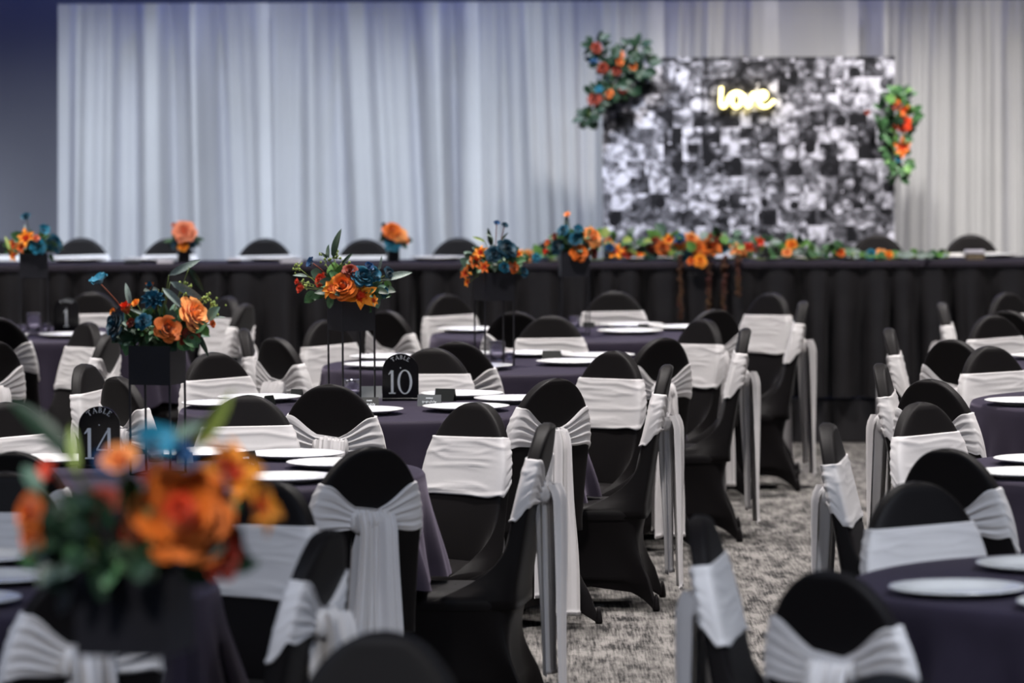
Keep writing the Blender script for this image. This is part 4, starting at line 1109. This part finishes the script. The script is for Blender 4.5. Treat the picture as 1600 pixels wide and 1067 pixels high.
# --- garland along the head table
def garland():
    rg = R(31); D = DH + .13
    g = thing('garland', 'leafy garland with orange roses and red hanging strands along the head table', 'garland', (at_d(1150, 400, D).x, D, TOPZ))
    ox = g.location.x
    def loc(px, py, y=0.0):
        p = at_d(px, py, D + y); return Vector((p.x - ox, y, p.z - TOPZ))
    xa, xb = at_d(815, 400, D).x - ox, at_d(1482, 400, D).x - ox
    V, Fc = [], []
    tube(V, Fc, [(lerp(xa, xb, k/30), .02*math.sin(k*1.3), .012 + .006*math.sin(k*2.1)) for k in range(31)], .006, 6)
    obj('vine', mesh('vine', V, Fc, 'stem_green'), g)
    for k in range(285):
        t = rg.random(); x = lerp(xa, xb, t)
        hgt = .022 + .10 * (sm(.05, .2, t) * (1 - sm(.5, .8, t))) + .02 * math.sin(t * 23) ** 2 * (1 - sm(.7, .8, t)); low = sm(.68, .82, t)
        b = Vector((x, rg.uniform(-.10, .10), rg.uniform(.016, hgt + .012)))
        d = Vector((rg.uniform(-1, 1), rg.uniform(-.8, .3), rg.uniform(-.15, lerp(.8, .15, low)))).normalized()
        L = rg.uniform(.045, .085)
        tip = b + d * L
        if tip.z < .024 and tip.y > -.14: tip.z = .024 + rg.random() * .012
        put_leaf(g, rg.choice(('leaf_fresh', 'leaf_fresh', 'leaf', 'leaf', 'leaf_sage', 'leaf_dark', 'leaf_lime', 'leaf_grey')), b, tip, rg, (rg.uniform(-.6, .6), -1, rg.uniform(.1, 1.2)))
    for k, (kind, c, px, py, dia) in enumerate([('rose', 'orange', 1112, 386, 30), ('rose', 'orange', 1096, 390, 28), ('rose', 'peach', 1080, 376, 24), ('bud', 'yellow', 1064, 384, 20), ('bud', 'yellow', 1058, 395, 18), ('rose', 'teal', 1075, 396, 24), ('rose', 'rust', 1022, 382, 24), ('rose', 'burnt', 1036, 388, 22), ('lily', 'yellow', 1046, 376, 22),
        ('rose', 'blue', 1062, 373, 16), ('rose', 'rust', 1118, 370, 20), ('rose', 'tealb', 1130, 384, 22), ('lily', 'peach', 1150, 392, 26), ('lily', 'peach', 1160, 397, 20), ('rose', 'yellow', 1094, 408, 20), ('bud', 'orange', 1080, 409, 12), ('lily', 'red', 1172, 388, 20), ('lily', 'red', 1186, 379, 18), ('bud', 'yellow', 1237, 384, 18), ('bud', 'peach', 1230, 396, 15),
        ('bud', 'orange', 1313, 396, 14), ('rose', 'tealb', 1361, 398, 17), ('rose', 'peach', 1376, 398, 18), ('bud', 'yellow', 1388, 404, 14), ('rose', 'peach', 826, 406, 18), ('rose', 'tealb', 838, 402, 14), ('lily', 'yellow', 812, 398, 16), ('lily', 'yellow', 962, 398, 28), ('rose', 'red', 980, 394, 18), ('bud', 'blue', 953, 388, 14), ('bud', 'orange', 950, 378, 12), ('lily', 'yellow', 1000, 398, 16)]):
        p = loc(px, py, rg.uniform(-.09, -.03)); s_ = dia * 1.1 / (F / D)
        if py > 405 and px > 1000: p = loc(px, py, -.165)          # blooms that spill over the front edge
        else: p.z = max(p.z, .47 * s_)
        put_flower(g, kind, c, p, s_, (rg.uniform(-.3, .3), -1, rg.uniform(.3, .8)), rg.uniform(0, 6))
    # hanging amaranth strands
    for px, y1, sd in ((1062, 498, 1), (1106, 484, 2), (1133, 490, 3), (1152, 462, 4)):
        V, Fc = [], []; top = loc(px, 400, -.15); bot = loc(px + (2 if sd != 3 else -3), y1, -.165)
        rg2 = R(sd)
        for k in range(70):
            t = k / 69; c = top.lerp(bot, t) + Vector((rg2.gauss(0, .007), rg2.gauss(0, .006), rg2.gauss(0, .004))); r = rg2.uniform(.008, .013) * (1 - .3*t)
            loft(V, Fc, [[tuple(c + Vector((q*math.cos(2*PI*j/6), q*math.sin(2*PI*j/6), z))) for j in range(6)] for q, z in ((.001, -r), (r*.9, -.4*r), (r*.9, .4*r), (.001, r))], True)
        V2 = len(V)
        tube(V, Fc, [(top.x, -.06, .02), (top.x, -.14, .012), tuple(top), tuple(bot)], .003, 5)
        obj('amaranth_strand', mesh('amaranth_strand', V, Fc, 'amaranth'), g)
garland()

# --- flower clusters fixed to the photo wall
def cluster(lb, flowers, blobs, seed, mats, n):
    rg = R(seed); D = PY - .03
    c = at_d(sum(f[2] for f in flowers)/len(flowers), sum(f[3] for f in flowers)/len(flowers), D)
    g = thing('flower_cluster', lb, 'flowers', (c.x, PY, c.z))
    def loc(px, py, y=0.0):
        p = at_d(px, py, D + y); return Vector((p.x - c.x, y - .03, p.z - c.z))
    V, Fc = [], []; pts = [loc(x, y, -.01) for x, y, r in blobs]; tube(V, Fc, pts, .008, 6)
    obj('wire_vine', mesh('wire_vine', V, Fc, 'stem_green'), g)
    for k in range(n):
        x, y, r = blobs[rg.randrange(len(blobs))]
        a = rg.uniform(0, 2*PI); q = r * math.sqrt(rg.random())
        b = loc(x + q*math.cos(a)*.8, y + q*math.sin(a)*.8, -rg.uniform(0, .09))
        d = Vector((math.cos(a) + rg.uniform(-.5, .5), rg.uniform(-.8, .1), -math.sin(a) + rg.uniform(-.5, .5))).normalized()
        put_leaf(g, rg.choice(mats), b, b + d * rg.uniform(.05, .08), rg)
    for kind, col_, px, py, dia in flowers:
        put_flower(g, kind, col_, loc(px, py, -.08), dia * 1.0 / (F / D), (rg.uniform(-.4, .4), -1, rg.uniform(-.1, .5)), rg.uniform(0, 6))
cluster('shade-darkened leafy flower cluster on the curtain-side corner of the photo collage',
  [('rose', 'rust', 932, 75, 17), ('rose', 'burnt', 968, 86, 14), ('rose', 'rust', 942, 107, 17), ('bud', 'burnt', 988, 104, 13), ('bud', 'rust', 963, 112, 14), ('rose', 'rust', 929, 154, 22), ('rose', 'burnt', 951, 147, 16), ('bud', 'tealb', 936, 140, 12), ('bud', 'rust', 974, 140, 14), ('bud', 'blue', 927, 95, 10), ('bud', 'burnt', 968, 98, 12)],
  [(932, 75, 18), (945, 100, 20), (960, 115, 26), (975, 95, 24), (995, 75, 16), (985, 115, 26), (965, 135, 22), (1005, 102, 14), (935, 150, 18), (922, 168, 14), (916, 185, 10), (950, 140, 20)], 41, ('leaf_dark',), 170)  # leaves all leaf_dark, blooms mostly rust: dim light put into the colour
cluster('leafy flower cluster with a red rose on the free edge of the photo collage',
  [('rose', 'red', 1411, 193, 26), ('lily', 'orange', 1409, 230, 32), ('lily', 'orange', 1413, 172, 20), ('rose', 'rust', 1402, 164, 18), ('bud', 'orange', 1400, 158, 12), ('bud', 'tealb', 1404, 248, 11), ('bud', 'rust', 1355, 176, 9)],
  [(1408, 150, 12), (1398, 165, 20), (1385, 175, 20), (1392, 200, 22), (1404, 212, 20), (1396, 230, 18), (1404, 255, 15), (1402, 272, 9), (1418, 180, 12)], 42, ('leaf', 'leaf_dark', 'leaf', 'leaf_fresh'), 120)
